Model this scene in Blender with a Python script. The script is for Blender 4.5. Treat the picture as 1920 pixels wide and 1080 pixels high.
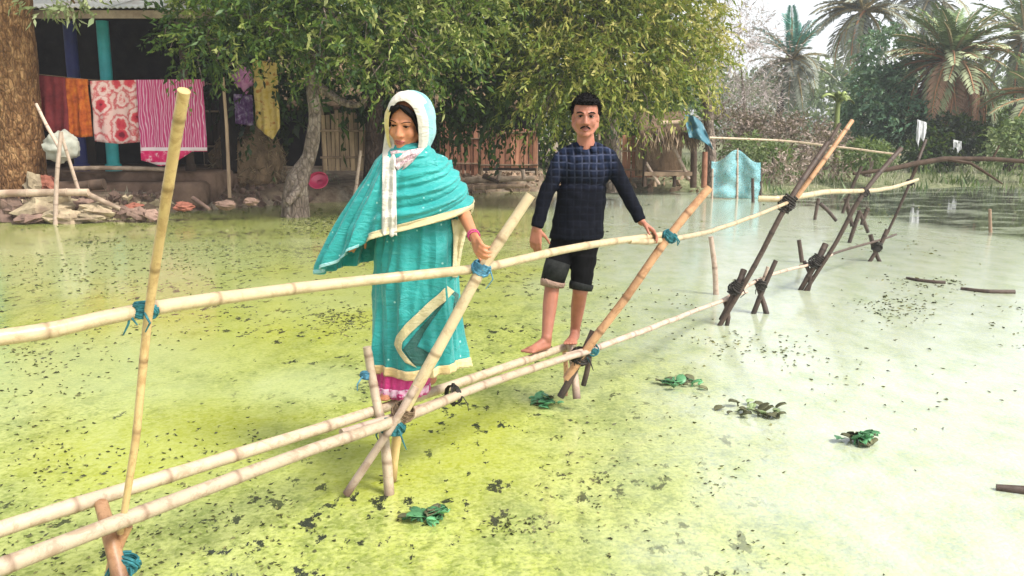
import bpy, bmesh, math, random
import numpy as np
from mathutils import Vector, Matrix, noise as mnoise

for o in list(bpy.data.objects):
    bpy.data.objects.remove(o)
SC = bpy.context.scene
COL = SC.collection
R = math.radians
rng = np.random.default_rng(7)
random.seed(7)

# ------------------------------------------------------------------ camera
FPX, HCAM = 1663.0, 1.75            # focal length in pixels of a 1920 px frame, eye height over the water
PITCH = math.atan(300.0 / FPX)
cam_d = bpy.data.cameras.new('camera')
cam_d.sensor_width = 36.0
cam_d.lens = FPX / 1920.0 * 36.0
cam_d.clip_start, cam_d.clip_end = 0.1, 2000
cam = bpy.data.objects.new('camera', cam_d)
COL.objects.link(cam)
cam.location = (0, 0, HCAM)
cam.rotation_euler = (R(90) - PITCH, 0, 0)
SC.camera = cam

# ------------------------------------------------------------------ world, sun, exposure
SUN_EL, SUN_AZ = R(50), R(125)      # azimuth from +Y (view direction) towards +X
w = bpy.data.worlds.new('World')
SC.world = w
w.use_nodes = True
nt = w.node_tree
nt.nodes.clear()
sky = nt.nodes.new('ShaderNodeTexSky')
sky.sky_type = 'NISHITA'
sky.sun_disc = False
sky.sun_elevation = SUN_EL
sky.sun_rotation = SUN_AZ
sky.air_density, sky.dust_density, sky.ozone_density = 1.0, 1.6, 1.0
hs = nt.nodes.new('ShaderNodeHueSaturation')
hs.inputs['Saturation'].default_value = 0.22
bg = nt.nodes.new('ShaderNodeBackground')
bg.inputs['Strength'].default_value = 0.125
wo = nt.nodes.new('ShaderNodeOutputWorld')
nt.links.new(sky.outputs[0], hs.inputs['Color'])
nt.links.new(hs.outputs[0], bg.inputs['Color'])
nt.links.new(bg.outputs[0], wo.inputs['Surface'])

sun_d = bpy.data.lights.new('sun', 'SUN')
sun_d.energy, sun_d.angle, sun_d.color = 2.7, R(20), (1.0, 0.95, 0.88)
sun = bpy.data.objects.new('sun', sun_d)
COL.objects.link(sun)
sdir = Vector((math.cos(SUN_EL) * math.sin(SUN_AZ), math.cos(SUN_EL) * math.cos(SUN_AZ), math.sin(SUN_EL)))
sun.rotation_euler = sdir.to_track_quat('Z', 'Y').to_euler()
sun.location = (20, -10, 30)

vs = SC.view_settings
vs.view_transform = 'Standard'
vs.look = 'None'
vs.gamma = 1.0
vs.exposure = 1.25
vs.use_curve_mapping = False
SC.cycles.max_bounces = 6
SC.cycles.transparent_max_bounces = 8
SC.cycles.use_denoising = True

# ------------------------------------------------------------------ placing: photograph pixel -> point of the place
CP, SP = math.cos(PITCH), math.sin(PITCH)
def ray(px, py):
    u, v = px - 960.0, 540.0 - py
    return Vector((u, FPX * CP + v * SP, -FPX * SP + v * CP))
def P(px, py, Y):                   # the point seen at that pixel, Y metres out
    d = ray(px, py)
    k = Y / d.y
    return Vector((d.x * k, Y, HCAM + d.z * k))
def G(px, py, z=0.0):               # the point seen at that pixel on the level z
    d = ray(px, py)
    k = (z - HCAM) / d.z
    return Vector((d.x * k, d.y * k, z))

# ------------------------------------------------------------------ mesh helpers
def frame_of(t):
    t = t.normalized()
    a = Vector((0, 0, 1)) if abs(t.z) < 0.9 else Vector((1, 0, 0))
    s = t.cross(a).normalized()
    return s, s.cross(t).normalized()

def origin_of(p):
    while p is not None:
        if 'org' in p: return Vector(p['org'])
        p = p.parent
    return None

class MB:
    def __init__(self):
        self.v, self.f, self.m, self.a = [], [], [], []
    def add(self, vs_, fs, mi=0, mark=0.0):
        b = len(self.v)
        self.v += [tuple(p) for p in vs_]
        self.f += [tuple(i + b for i in q) for q in fs]
        self.m += [mi] * len(fs)
        self.a += list(mark) if isinstance(mark, (list, tuple)) else [mark] * len(vs_)
        return self
    def tube(self, pts, rad, n=10, mi=0, marks=None, cap=True, sq=1.0):
        pts = [Vector(p) for p in pts]
        k = len(pts)
        if not isinstance(rad, (list, tuple)):
            rad = [rad] * k
        vs_, fs, mk = [], [], []
        s0 = None
        for i, p in enumerate(pts):
            t = (pts[min(i + 1, k - 1)] - pts[max(i - 1, 0)])
            if t.length < 1e-9:
                t = Vector((0, 0, 1))
            t.normalize()
            if s0 is None:
                s, u = frame_of(t)
            else:
                s = (s0 - t * s0.dot(t))
                s = s.normalized() if s.length > 1e-6 else frame_of(t)[0]
                u = s.cross(t).normalized()
            s0 = s
            for j in range(n):
                a = 2 * math.pi * j / n
                vs_.append(p + (s * math.cos(a) + u * math.sin(a) * sq) * rad[i])
                mk.append(marks[i] if marks else 0.0)
        for i in range(k - 1):
            for j in range(n):
                j2 = (j + 1) % n
                fs.append((i * n + j, i * n + j2, (i + 1) * n + j2, (i + 1) * n + j))
        if cap:
            fs.append(tuple(range(n)))
            fs.append(tuple((k - 1) * n + j for j in reversed(range(n))))
        return self.add(vs_, fs, mi, mk)
    def box(self, c, size, rot=None, mi=0, bev=0.0):
        sx, sy, sz = [s / 2 for s in size]
        c = Vector(c)
        if bev <= 0:
            vs_ = [Vector((x * sx, y * sy, z * sz)) for z in (-1, 1) for y in (-1, 1) for x in (-1, 1)]
            fs = [(0, 2, 3, 1), (4, 5, 7, 6), (0, 1, 5, 4), (2, 6, 7, 3), (0, 4, 6, 2), (1, 3, 7, 5)]
        else:
            vs_, fs = [], []
            bm = bmesh.new()
            bmesh.ops.create_cube(bm, size=1.0)
            for v in bm.verts:
                v.co = Vector((v.co.x * size[0], v.co.y * size[1], v.co.z * size[2]))
            bmesh.ops.bevel(bm, geom=bm.edges[:], offset=bev, segments=1, affect='EDGES')
            bm.verts.index_update()
            vs_ = [v.co.copy() for v in bm.verts]
            fs = [tuple(v.index for v in f.verts) for f in bm.faces]
            bm.free()
        if rot is not None:
            vs_ = [rot @ v for v in vs_]
        return self.add([c + v for v in vs_], fs, mi)
    def grid(self, pts, nu, nv, mi=0, wrap=False, mark=0.0):
        fs = []
        for i in range(nu - 1):
            for j in range(nv if wrap else nv - 1):
                j2 = (j + 1) % nv
                fs.append((i * nv + j, i * nv + j2, (i + 1) * nv + j2, (i + 1) * nv + j))
        return self.add(pts, fs, mi, mark)
    def ball(self, c, r, rot=None, nu=10, nv=14, mi=0, wob=0.0, seed=0):
        c = Vector(c)
        r = (r, r, r) if not isinstance(r, (tuple, list, Vector)) else r
        vs_, fs = [], []
        for i in range(nu + 1):
            th = math.pi * i / nu
            for j in range(nv):
                ph = 2 * math.pi * j / nv
                d = Vector((math.sin(th) * math.cos(ph), math.sin(th) * math.sin(ph), math.cos(th)))
                k = 1.0
                if wob:
                    k += wob * mnoise.noise(d * 1.7 + Vector((seed * 7.1, seed * 3.3, 0))) + wob * .5 * mnoise.noise(d * 4.1 + Vector((seed * 2.1, 0, seed)))
                p = Vector((d.x * r[0] * k, d.y * r[1] * k, d.z * r[2] * k))
                vs_.append(c + (rot @ p if rot is not None else p))
        for i in range(nu):
            for j in range(nv):
                j2 = (j + 1) % nv
                fs.append((i * nv + j, (i + 1) * nv + j, (i + 1) * nv + j2, i * nv + j2))
        return self.add(vs_, fs, mi)
    def cap(self, p0, p1, r0, r1, n=14, h=5):      # tapered capsule
        p0, p1 = Vector(p0), Vector(p1)
        t = (p1 - p0).normalized()
        pts, rad = [], []
        for i in range(h):
            a = math.pi / 2 * (1 - i / h) * .985
            pts.append(p0 - t * r0 * math.sin(a)); rad.append(r0 * math.cos(a))
        pts += [p0, p1]; rad += [r0, r1]
        for i in range(1, h + 1):
            a = math.pi / 2 * i / h * .985
            pts.append(p1 + t * r1 * math.sin(a)); rad.append(r1 * math.cos(a))
        return self.tube(pts, rad, n)
    def build(self, name, mats, parent=None, smooth=True, solid=0.0):
        org = origin_of(parent)
        me = bpy.data.meshes.new(name)
        vv = self.v
        if org is not None:
            vv = [(x - org.x, y - org.y, z - org.z) for x, y, z in vv]
        me.from_pydata(vv, [], self.f)
        mats = mats if isinstance(mats, (list, tuple)) else [mats]
        for m in mats:
            me.materials.append(m)
        if len(mats) > 1:
            me.polygons.foreach_set('material_index', self.m)
        if any(self.a):
            at = me.attributes.new('mark', 'FLOAT', 'POINT')
            at.data.foreach_set('value', self.a)
        if smooth:
            me.polygons.foreach_set('use_smooth', [True] * len(me.polygons))
            try:
                me.set_sharp_from_angle(angle=R(50))
            except Exception:
                pass
        me.update()
        o = bpy.data.objects.new(name, me)
        COL.objects.link(o)
        if parent is not None:
            o.parent = parent
        if solid:
            md = o.modifiers.new('thickness', 'SOLIDIFY')
            md.thickness = solid
            md.offset = 0
        return o

def tag(o, label=None, cat=None, group=None, kind=None):
    if label: o['label'] = label
    if cat: o['category'] = cat
    if group: o['group'] = group
    if kind: o['kind'] = kind
    return o
def thing(name, label, cat, loc=(0, 0, 0), group=None):
    o = bpy.data.objects.new(name, None)
    COL.objects.link(o)
    o.empty_display_size = 0.2
    o.location = loc
    o['org'] = [float(c) for c in loc]
    return tag(o, label, cat, group)
def solo(mb, name, mats, label, cat, loc, group=None, smooth=True, solid=0.0):   # a thing that is one mesh, origin at its base
    loc = Vector(loc)
    mb.v = [(x - loc.x, y - loc.y, z - loc.z) for x, y, z in mb.v]
    o = mb.build(name, mats, None, smooth, solid)
    o.location = loc
    return tag(o, label, cat, group)
def twin(src, loc, rot=None, scale=None, parent=None):    # a copy of one object
    c = src.copy()
    COL.objects.link(c)
    c.location = loc
    if rot is not None: c.rotation_euler = rot
    if scale is not None: c.scale = scale
    c.parent = parent
    return c

# ------------------------------------------------------------------ materials
class NT:
    def __init__(self, name):
        self.mat = bpy.data.materials.new(name)
        self.mat.use_nodes = True
        self.t = self.mat.node_tree
        self.t.nodes.clear()
        self.out = self.n('ShaderNodeOutputMaterial')
    def n(self, ty, **kw):
        o = self.t.nodes.new(ty)
        for k, v in kw.items():
            setattr(o, k, v)
        return o
    def l(self, a, b):
        self.t.links.new(a, b)
        return self
    def coord(self, kind='Object', scale=(1, 1, 1), rot=(0, 0, 0)):
        tc = self.n('ShaderNodeTexCoord')
        mp = self.n('ShaderNodeMapping')
        mp.inputs['Scale'].default_value = scale
        mp.inputs['Rotation'].default_value = rot
        self.l(tc.outputs[kind], mp.inputs['Vector'])
        return mp.outputs[0]
    def noise(self, vec, scale, detail=4, rough=.55, dist=0.0):
        o = self.n('ShaderNodeTexNoise')
        o.inputs['Scale'].default_value = scale
        o.inputs['Detail'].default_value = detail
        o.inputs['Roughness'].default_value = rough
        o.inputs['Distortion'].default_value = dist
        if vec is not None: self.l(vec, o.inputs['Vector'])
        return o.outputs['Fac']
    def vor(self, vec, scale, feature='F1'):
        o = self.n('ShaderNodeTexVoronoi', feature=feature)
        o.inputs['Scale'].default_value = scale
        if vec is not None: self.l(vec, o.inputs['Vector'])
        return o
    def ramp(self, fac, stops, interp='LINEAR'):
        o = self.n('ShaderNodeValToRGB')
        e = o.color_ramp
        e.interpolation = interp
        while len(e.elements) < len(stops): e.elements.new(0.5)
        for el, (p, c) in zip(e.elements, stops):
            el.position = p
            el.color = (*c, 1) if not isinstance(c, (int, float)) else (c, c, c, 1)
        self.l(fac, o.inputs['Fac'])
        return o.outputs['Color']
    def mix(self, fac, a, b, mode='MIX'):
        o = self.n('ShaderNodeMix', data_type='RGBA', blend_type=mode)
        for s, x in ((0, fac), (6, a), (7, b)):
            if isinstance(x, (int, float)): o.inputs[s].default_value = x
            elif isinstance(x, tuple): o.inputs[s].default_value = (*x, 1)
            else: self.l(x, o.inputs[s])
        return o.outputs[2]
    def math(self, op, a, b=None, clamp=False):
        o = self.n('ShaderNodeMath', operation=op, use_clamp=clamp)
        for s, x in ((0, a), (1, b)):
            if x is None: continue
            if isinstance(x, (int, float)): o.inputs[s].default_value = x
            else: self.l(x, o.inputs[s])
        return o.outputs[0]
    def attr(self, name):
        o = self.n('ShaderNodeAttribute', attribute_name=name)
        return o.outputs['Fac']
    def bump(self, h, strength=.3, dist=.01, normal=None):
        o = self.n('ShaderNodeBump')
        o.inputs['Strength'].default_value = strength
        o.inputs['Distance'].default_value = dist
        self.l(h, o.inputs['Height'])
        if normal is not None: self.l(normal, o.inputs['Normal'])
        return o.outputs[0]
    def bsdf(self, color, rough=.8, normal=None, spec=.3, **kw):
        o = self.n('ShaderNodeBsdfPrincipled')
        for nme, x in (('Base Color', color), ('Roughness', rough), ('Specular IOR Level', spec)):
            if isinstance(x, tuple): o.inputs[nme].default_value = (*x, 1)
            elif isinstance(x, (int, float)): o.inputs[nme].default_value = x
            else: self.l(x, o.inputs[nme])
        for k, x in kw.items():
            k = k.replace('_', ' ')
            if k == 'Subsurface Radius': o.inputs[k].default_value = x
            elif isinstance(x, tuple): o.inputs[k].default_value = (*x, 1)
            elif isinstance(x, (int, float)): o.inputs[k].default_value = x
            else: self.l(x, o.inputs[k])
        if normal is not None: self.l(normal, o.inputs['Normal'])
        return o.outputs[0]
    def done(self, sh):
        self.l(sh, self.out.inputs['Surface'])
        return self.mat

def plain(name, c, rough=.8, var=.35, scale=6, bump=.25, bscale=30, bdist=.01, spec=.25, rand=.25, aniso=(1, 1, 1), dirt=None, coordk='Object'):
    n = NT(name)
    v = n.coord(coordk, aniso)
    f = n.noise(v, scale, 5, .6)
    lo = tuple(x * (1 - var) for x in c)
    hi = tuple(min(.9, x * (1 + var)) for x in c)
    col = n.ramp(f, [(.3, lo), (.7, hi)])
    if dirt:
        f2 = n.noise(v, scale * .37, 4, .6)
        col = n.mix(n.ramp(f2, [(.5, 0.0), (.68, 1.0)]), col, dirt)
    if rand:
        oi = n.n('ShaderNodeObjectInfo')
        h = n.n('ShaderNodeHueSaturation')
        n.l(n.math('ADD', n.math('MULTIPLY', oi.outputs['Random'], 2 * rand), 1 - rand), h.inputs['Value'])
        n.l(col, h.inputs['Color'])
        col = h.outputs[0]
    b = n.bump(n.noise(v, bscale, 4, .65), bump, bdist)
    return n.done(n.bsdf(col, rough, b, spec))

def leafmat(name, stops, trans=.35, rough=.5, spec=.35):
    n = NT(name)
    f = n.attr('tint')
    col = n.ramp(f, stops)
    p = n.bsdf(col, rough, None, spec)
    t = n.n('ShaderNodeBsdfTranslucent')
    n.l(n.mix(.35, col, (.35, .45, .03), 'MIX'), t.inputs['Color'])
    m = n.n('ShaderNodeMixShader')
    m.inputs[0].default_value = trans
    n.l(p, m.inputs[1]); n.l(t.outputs[0], m.inputs[2])
    return n.done(m.outputs[0])

def bamboomat(name, c, dark, knot, rough=.45, grime=.5):
    n = NT(name)
    v = n.coord('Object')
    f = n.noise(v, 5, 5, .65)
    f2 = n.noise(v, 24, 5, .7, 1.0)
    f3 = n.noise(v, 15, 6, .75, .6)
    col = n.ramp(f, [(.3, tuple(x * .8 for x in c)), (.55, c), (.75, tuple(min(.85, x * 1.15) for x in c))])
    col = n.mix(n.ramp(f, [(.52, 0.0), (.72, grime)]), col, dark)
    col = n.mix(n.ramp(f2, [(.58, 0.0), (.72, grime * .7)]), col, dark)
    col = n.mix(n.ramp(f3, [(.5, 0.0), (.6, grime)]), col, tuple(x * y for x, y in zip(c, (.52, .42, .34))))
    oi = n.n('ShaderNodeObjectInfo')
    h = n.n('ShaderNodeHueSaturation')
    n.l(n.math('ADD', n.math('MULTIPLY', oi.outputs['Random'], .3), .85), h.inputs['Value'])
    n.l(col, h.inputs['Color'])
    mk = n.attr('mark')
    col = n.mix(n.math('MULTIPLY', mk, .6, True), h.outputs[0], knot)
    b = n.bump(n.noise(v, 60, 3, .6), .25, .004)
    return n.done(n.bsdf(col, rough, b, .4))

M = {}
M['bamboo_pale'] = bamboomat('bamboo_pale', (.45, .355, .25), (.2, .13, .09), (.13, .07, .04), .55, .5)
M['bamboo_gold'] = bamboomat('bamboo_gold', (.54, .38, .17), (.2, .1, .035), (.1, .045, .02), .38, .5)
M['bamboo_rail'] = bamboomat('bamboo_rail', (.52, .41, .25), (.3, .17, .07), (.13, .07, .03), .36, .4)
M['bamboo_rust'] = bamboomat('bamboo_rust', (.48, .27, .14), (.15, .07, .035), (.09, .04, .02), .45, .6)
M['bamboo_dark'] = bamboomat('bamboo_dark', (.075, .05, .037), (.03, .022, .016), (.02, .015, .012), .6, .7)
M['bamboo_pink'] = bamboomat('bamboo_pink', (.46, .35, .27), (.2, .11, .09), (.08, .04, .03), .6, .5)
M['rope_teal'] = plain('rope_teal', (.02, .12, .135), .6, .5, 60, .6, 200, .004, rand=.1)
M['rope_blue'] = plain('rope_blue', (.06, .19, .27), .55, .5, 60, .6, 200, .004, rand=.1)
M['rope_black'] = plain('rope_black', (.03, .026, .022), .7, .5, 60, .6, 200, .004, rand=.2)
M['rope_brown'] = plain('rope_brown', (.13, .085, .05), .8, .5, 60, .6, 200, .004, rand=.2)

# ------------------------------------------------------------------ numpy leaves
def leaves(name, Pp, D, L, W, tint, mat, parent=None, fold=.25):
    Pp, D = np.asarray(Pp, float), np.asarray(D, float)
    n = len(Pp)
    D = D / np.linalg.norm(D, axis=1, keepdims=True)
    rv = rng.normal(size=(n, 3))
    S = np.cross(D, rv); S /= np.linalg.norm(S, axis=1, keepdims=True) + 1e-9
    N = np.cross(S, D)
    L = np.broadcast_to(np.asarray(L, float), (n,))[:, None]
    W = np.broadcast_to(np.asarray(W, float), (n,))[:, None]
    v = np.empty((n, 4, 3))
    v[:, 0] = Pp
    mid = Pp + D * L * .42
    v[:, 1] = mid + S * W * .5 + N * W * fold
    v[:, 2] = Pp + D * L - N * L * .08
    v[:, 3] = mid - S * W * .5 + N * W * fold
    org = origin_of(parent)
    if org is not None: v -= np.array(list(org))
    me = bpy.data.meshes.new(name)
    me.vertices.add(n * 4)
    me.vertices.foreach_set('co', v.reshape(-1))
    me.loops.add(n * 4)
    me.loops.foreach_set('vertex_index', np.arange(n * 4, dtype=np.int32))
    me.polygons.add(n)
    me.polygons.foreach_set('loop_start', np.arange(n, dtype=np.int32) * 4)
    me.polygons.foreach_set('loop_total', np.full(n, 4, dtype=np.int32))
    me.update(calc_edges=True)
    at = me.attributes.new('tint', 'FLOAT', 'FACE')
    at.data.foreach_set('value', np.asarray(tint, np.float32))
    me.materials.append(mat)
    me.validate()
    o = bpy.data.objects.new(name, me)
    COL.objects.link(o)
    if parent is not None: o.parent = parent
    return o

def sprays(lobes, n, k, length, droop, L, W, jit=.55, shell=(.55, 1.0), down=.35, tint_sd=.16, lit=None):
    """lobes: (centre, (rx, ry, rz), tint).  Returns leaf points, directions, lengths, widths, tints."""
    wts = np.array([(l[1][0] * l[1][1] + l[1][1] * l[1][2] + l[1][0] * l[1][2]) for l in lobes]); wts /= wts.sum()
    idx = rng.choice(len(lobes), n, p=wts)
    L = L * rng.choice([.6, .9, 1.0, 1.5], n * k); W = W * rng.choice([.7, 1.0, 1.3], n * k)
    C = np.array([list(l[0]) for l in lobes])[idx]
    Rr = np.array([l[1] for l in lobes])[idx]
    T = np.array([l[2] for l in lobes])[idx]
    u = rng.normal(size=(n, 3)); u /= np.linalg.norm(u, axis=1, keepdims=True)
    s = C + u * Rr * rng.uniform(shell[0], shell[1], (n, 1))
    d = u * .8 + rng.normal(size=(n, 3)) * .45 + np.array([0, 0, .3])
    d /= np.linalg.norm(d, axis=1, keepdims=True)
    ln = rng.uniform(.6, 1.25, n) * length
    t = (np.arange(k) + .5) / k
    pts = s[:, None] + d[:, None] * (ln[:, None] * t)[..., None]
    pts[..., 2] -= droop * (ln[:, None] * t ** 2)
    tan = np.repeat(d[:, None], k, 1).copy()
    tan[..., 2] -= 2 * droop * t
    dirs = tan / np.linalg.norm(tan, axis=2, keepdims=True) + rng.normal(size=(n, k, 3)) * jit
    dirs[..., 2] -= down
    tint = np.clip(np.repeat((T + rng.normal(size=n) * tint_sd)[:, None], k, 1) + rng.normal(size=(n, k)) * .1, 0, 1)
    m = n * k
    return pts.reshape(m, 3), dirs.reshape(m, 3), L * rng.uniform(.6, 1.3, m), W * rng.uniform(.7, 1.25, m), tint.reshape(m)
# ================================================================== THE SETTING
SH_PX = [(-900, 430), (-300, 424), (0, 420), (110, 418), (200, 414), (300, 402), (430, 394), (560, 386), (700, 376), (860, 366),
         (1000, 361), (1160, 361), (1330, 363), (1440, 368), (1560, 364), (1700, 360), (1810, 357), (1920, 355)]
SH = [G(*p) for p in SH_PX]
SHX = np.array([p.x for p in SH] + [20, 28, 40, 70]); SHY = np.array([p.y for p in SH] + [25, 24, 20, 0])
o_ = np.argsort(SHX); SHX, SHY = SHX[o_], SHY[o_]
def shore(x): return np.interp(x, SHX, SHY)
def ground_z(x, y):
    x, y = float(x), float(y)
    d = y - float(shore(x)) + .35 * mnoise.noise(Vector((x * .9, y * .9, 0)))
    if x > 5.5: d *= .75 - .4 * min(1, (x - 5.5) / 3)
    s = min(1, max(0, (d + .5) / 1.7)); s = s * s * (3 - 2 * s)
    z = -.55 + s * .93
    z += min(1.0, max(0, d - 1.2) / 14) * .35
    if x > 5:
        k = min(1, (x - 5) / 2.5)
        s2 = min(1, max(0, (d + .4) / 1.2)); s2 = s2 * s2 * (3 - 2 * s2)
        low = -.4 + s2 * .47 + min(.5, max(0, d - 5) / 40) + .13 * mnoise.noise(Vector((x * .55, y * .4, 11))) + .05 * mnoise.noise(Vector((x * 1.7, y * 1.3, 12)))
        z = z * (1 - k) + low * k
    if d > 0:
        z += .06 * mnoise.noise(Vector((x * 1.3, y * 1.3, 3))) + .03 * mnoise.noise(Vector((x * 4, y * 4, 5)))
    return z
gx = np.concatenate([np.linspace(-170, -26, 25)[:-1], np.arange(-26, 30, .3), np.linspace(30, 170, 24)])
gy = np.concatenate([np.linspace(-40, 4, 12)[:-1], np.arange(4, 46, .3), np.linspace(46, 230, 30)])
pts = [(x, y, ground_z(x, y)) for x in gx for y in gy]
b = MB(); b.grid(pts, len(gx), len(gy))
b.f = [f[::-1] for f in b.f]
n = NT('bank_earth')
v = n.coord('Object')
tc = n.n('ShaderNodeSeparateXYZ'); n.l(v, tc.inputs[0])
f = n.noise(v, 1.1, 6, .65); f2 = n.noise(v, 7, 5, .7)
col = n.ramp(f, [(.32, (.11, .075, .05)), (.5, (.24, .18, .125)), (.66, (.4, .34, .26))])
col = n.mix(n.ramp(f2, [(.35, 0.5), (.6, 0.0)]), col, (.05, .034, .025))
gr = n.math('ADD', n.math('MULTIPLY', tc.outputs[0], .12), n.math('MULTIPLY', n.noise(v, .45, 4, .6), 2.2))
grm = n.n('ShaderNodeMapRange'); grm.inputs['From Min'].default_value = 1.35; grm.inputs['From Max'].default_value = 1.95
n.l(gr, grm.inputs['Value'])
gcol = n.ramp(f2, [(.35, (.08, .1, .045)), (.55, (.18, .19, .1)), (.75, (.34, .32, .22))])
col = n.mix(grm.outputs[0], col, gcol)
M['earth'] = n.done(n.bsdf(col, .95, n.bump(f2, .6, .06), .15))
tag(b.build('ground', M['earth']), kind='structure')

# ---- pond surface: a skin of duckweed under a film of still water
n = NT('duckweed_water')
v = n.coord('Object')
va = n.coord('Object', (1, .55, 1))
big = n.noise(v, .42, 4, .6, .6)
mid = n.noise(va, 2.6, 5, .62, .4)
fine = n.noise(v, 34, 4, .7)
vf = n.vor(v, 46)
green = n.ramp(big, [(.30, (.40, .42, .17)), (.46, (.345, .385, .1)), (.60, (.31, .35, .05)), (.72, (.25, .31, .03))])
green = n.mix(n.ramp(mid, [(.36, .8), (.53, 0.0)]), green, (.14, .185, .025))
green = n.mix(n.ramp(mid, [(.58, 0.0), (.72, .6)]), green, (.46, .48, .24))
clump = n.noise(va, 9, 5, .72, .5)
green = n.mix(n.ramp(clump, [(.40, .7), (.49, 0.0)]), green, (.13, .17, .022))
green = n.mix(n.ramp(clump, [(.53, 0.0), (.66, .5)]), green, (.44, .47, .14))
green = n.mix(n.ramp(fine, [(.40, .6), (.5, 0.0)]), green, (.1, .135, .02))
green = n.mix(n.ramp(fine, [(.54, 0.0), (.66, .4)]), green, (.46, .5, .17))
# sky glare painted into the colour at right; pale rags of weed at left
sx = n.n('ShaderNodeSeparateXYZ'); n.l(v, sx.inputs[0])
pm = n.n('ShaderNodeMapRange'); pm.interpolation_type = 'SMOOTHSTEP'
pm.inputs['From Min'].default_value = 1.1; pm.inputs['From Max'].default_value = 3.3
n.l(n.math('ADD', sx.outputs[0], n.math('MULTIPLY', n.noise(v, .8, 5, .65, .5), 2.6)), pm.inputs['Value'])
rag = n.ramp(n.noise(n.coord('Object', (.5, .8, 1), (0, 0, .3)), .36, 4, .6), [(.5, 0.0), (.66, .55)])
def spot(px, py, r, edge=.5):
    g = G(px, py)
    vd = n.n('ShaderNodeVectorMath', operation='DISTANCE'); n.l(v, vd.inputs[0]); vd.inputs[1].default_value = (g.x, g.y, 0)
    m = n.n('ShaderNodeMapRange'); m.inputs['From Min'].default_value = r * (1 + edge); m.inputs['From Max'].default_value = r * (1 - edge)
    n.l(n.math('ADD', vd.outputs['Value'], n.math('MULTIPLY', n.math('ADD', n.noise(v, 1.6, 5, .65, .6), -.5), r * 2.2)), m.inputs['Value'])
    return m.outputs[0]
rag = n.math('MAXIMUM', rag, n.math('MULTIPLY', n.math('MAXIMUM', spot(110, 690, 1.15), n.math('MAXIMUM', spot(150, 490, 2.6), spot(560, 720, .45))), .62))
rich = n.math('MAXIMUM', spot(480, 590, 1.5), n.math('MAXIMUM', spot(640, 520, 1.8), n.math('MAXIMUM', spot(820, 830, .7), spot(330, 830, .7))))
green = n.mix(n.math('MULTIPLY', rich, .75), green, (.32, .345, .022))
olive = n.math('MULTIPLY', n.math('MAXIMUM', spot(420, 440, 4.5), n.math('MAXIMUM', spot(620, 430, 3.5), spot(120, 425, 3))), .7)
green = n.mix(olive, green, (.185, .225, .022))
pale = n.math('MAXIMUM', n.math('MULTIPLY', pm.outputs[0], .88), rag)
glare_tint = n.ramp(n.noise(va, 3.5, 6, .7), [(.32, (.26, .32, .21)), (.5, (.365, .41, .345)), (.7, (.44, .475, .435))])
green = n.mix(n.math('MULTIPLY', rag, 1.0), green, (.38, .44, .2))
green = n.mix(n.math('MULTIPLY', pm.outputs[0], .88), green, glare_tint)  # pale sky glare mixed into the weed colour
vc = n.n('ShaderNodeSeparateColor'); n.l(vf.outputs['Color'], vc.inputs[0])
green = n.mix(n.math('MULTIPLY', vc.outputs[0], .35), green, (.5, .52, .2))
# gaps of open dark water between the weed
hole = n.noise(va, 8.5, 6, .7, .25)
hsel = n.math('SUBTRACT', n.noise(v, .55, 3, .5), n.math('MULTIPLY', spot(470, 455, 3.6), .10))
holes = n.ramp(n.math('ADD', hole, n.math('MULTIPLY', hsel, .35)), [(.545, 1.0), (.575, 0.0)])
holes = n.math('MULTIPLY', holes, n.math('SUBTRACT', 1.0, n.math('MULTIPLY', pale, 1.15, True), True))
col = n.mix(holes, green, (.02, .024, .012))
hgt = n.math('ADD', n.math('MULTIPLY', fine, .5), n.math('MULTIPLY', vf.outputs['Distance'], -.5))
bmp = n.bump(n.math('ADD', hgt, n.math('MULTIPLY', clump, .8)), .6, .008)
bmp2 = n.bump(n.noise(v, 3.0, 2, .5), .06, .02)
# weed-free brown water along the right bank, with a few rafts of weed
g0, g1 = G(1440, 378), G(1920, 452)
dl = (g1 - g0).normalized(); nl_ = Vector((-dl.y, dl.x, 0)); nl_ = nl_ if nl_.y > 0 else -nl_
vd = n.n('ShaderNodeVectorMath', operation='DOT_PRODUCT'); n.l(v, vd.inputs[0]); vd.inputs[1].default_value = tuple(nl_)
om = n.n('ShaderNodeMapRange'); om.inputs['From Min'].default_value = -.2; om.inputs['From Max'].default_value = .5
n.l(n.math('ADD', n.math('SUBTRACT', vd.outputs['Value'], g0.dot(nl_)), n.math('MULTIPLY', n.math('ADD', n.noise(v, 1.3, 4, .6), -.5), 1.6)), om.inputs['Value'])
om2 = n.n('ShaderNodeMapRange'); om2.inputs['From Min'].default_value = g0.x - .6; om2.inputs['From Max'].default_value = g0.x + .6; n.l(sx.outputs[0], om2.inputs['Value'])
raft = n.ramp(n.noise(n.coord('Object', (.8, 1.6, 1)), 1.1, 5, .65), [(.5, 1.0), (.58, .25)])
opn = n.math('MULTIPLY', n.math('MULTIPLY', om.outputs[0], om2.outputs[0]), raft)
col = n.mix(opn, col, (.05, .055, .03))
base = n.bsdf(col, .85, bmp, .15)
film = n.n('ShaderNodeBsdfGlossy')
n.l(n.math('MULTIPLY', n.ramp(fine, [(.35, .06), (.6, .2)]), n.math('SUBTRACT', 1.0, n.math('MULTIPLY', opn, .75))), film.inputs['Roughness'])
n.l(bmp2, film.inputs['Normal'])
film.inputs['Color'].default_value = (.95, .96, 1, 1)
fr = n.n('ShaderNodeFresnel'); fr.inputs['IOR'].default_value = 1.5; n.l(bmp2, fr.inputs['Normal'])
mx = n.n('ShaderNodeMixShader')
n.l(n.math('MULTIPLY', fr.outputs[0], 1.0, True), mx.inputs[0])
n.l(base, mx.inputs[1]); n.l(film.outputs[0], mx.inputs[2])
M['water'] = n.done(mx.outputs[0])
b = MB()
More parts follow.
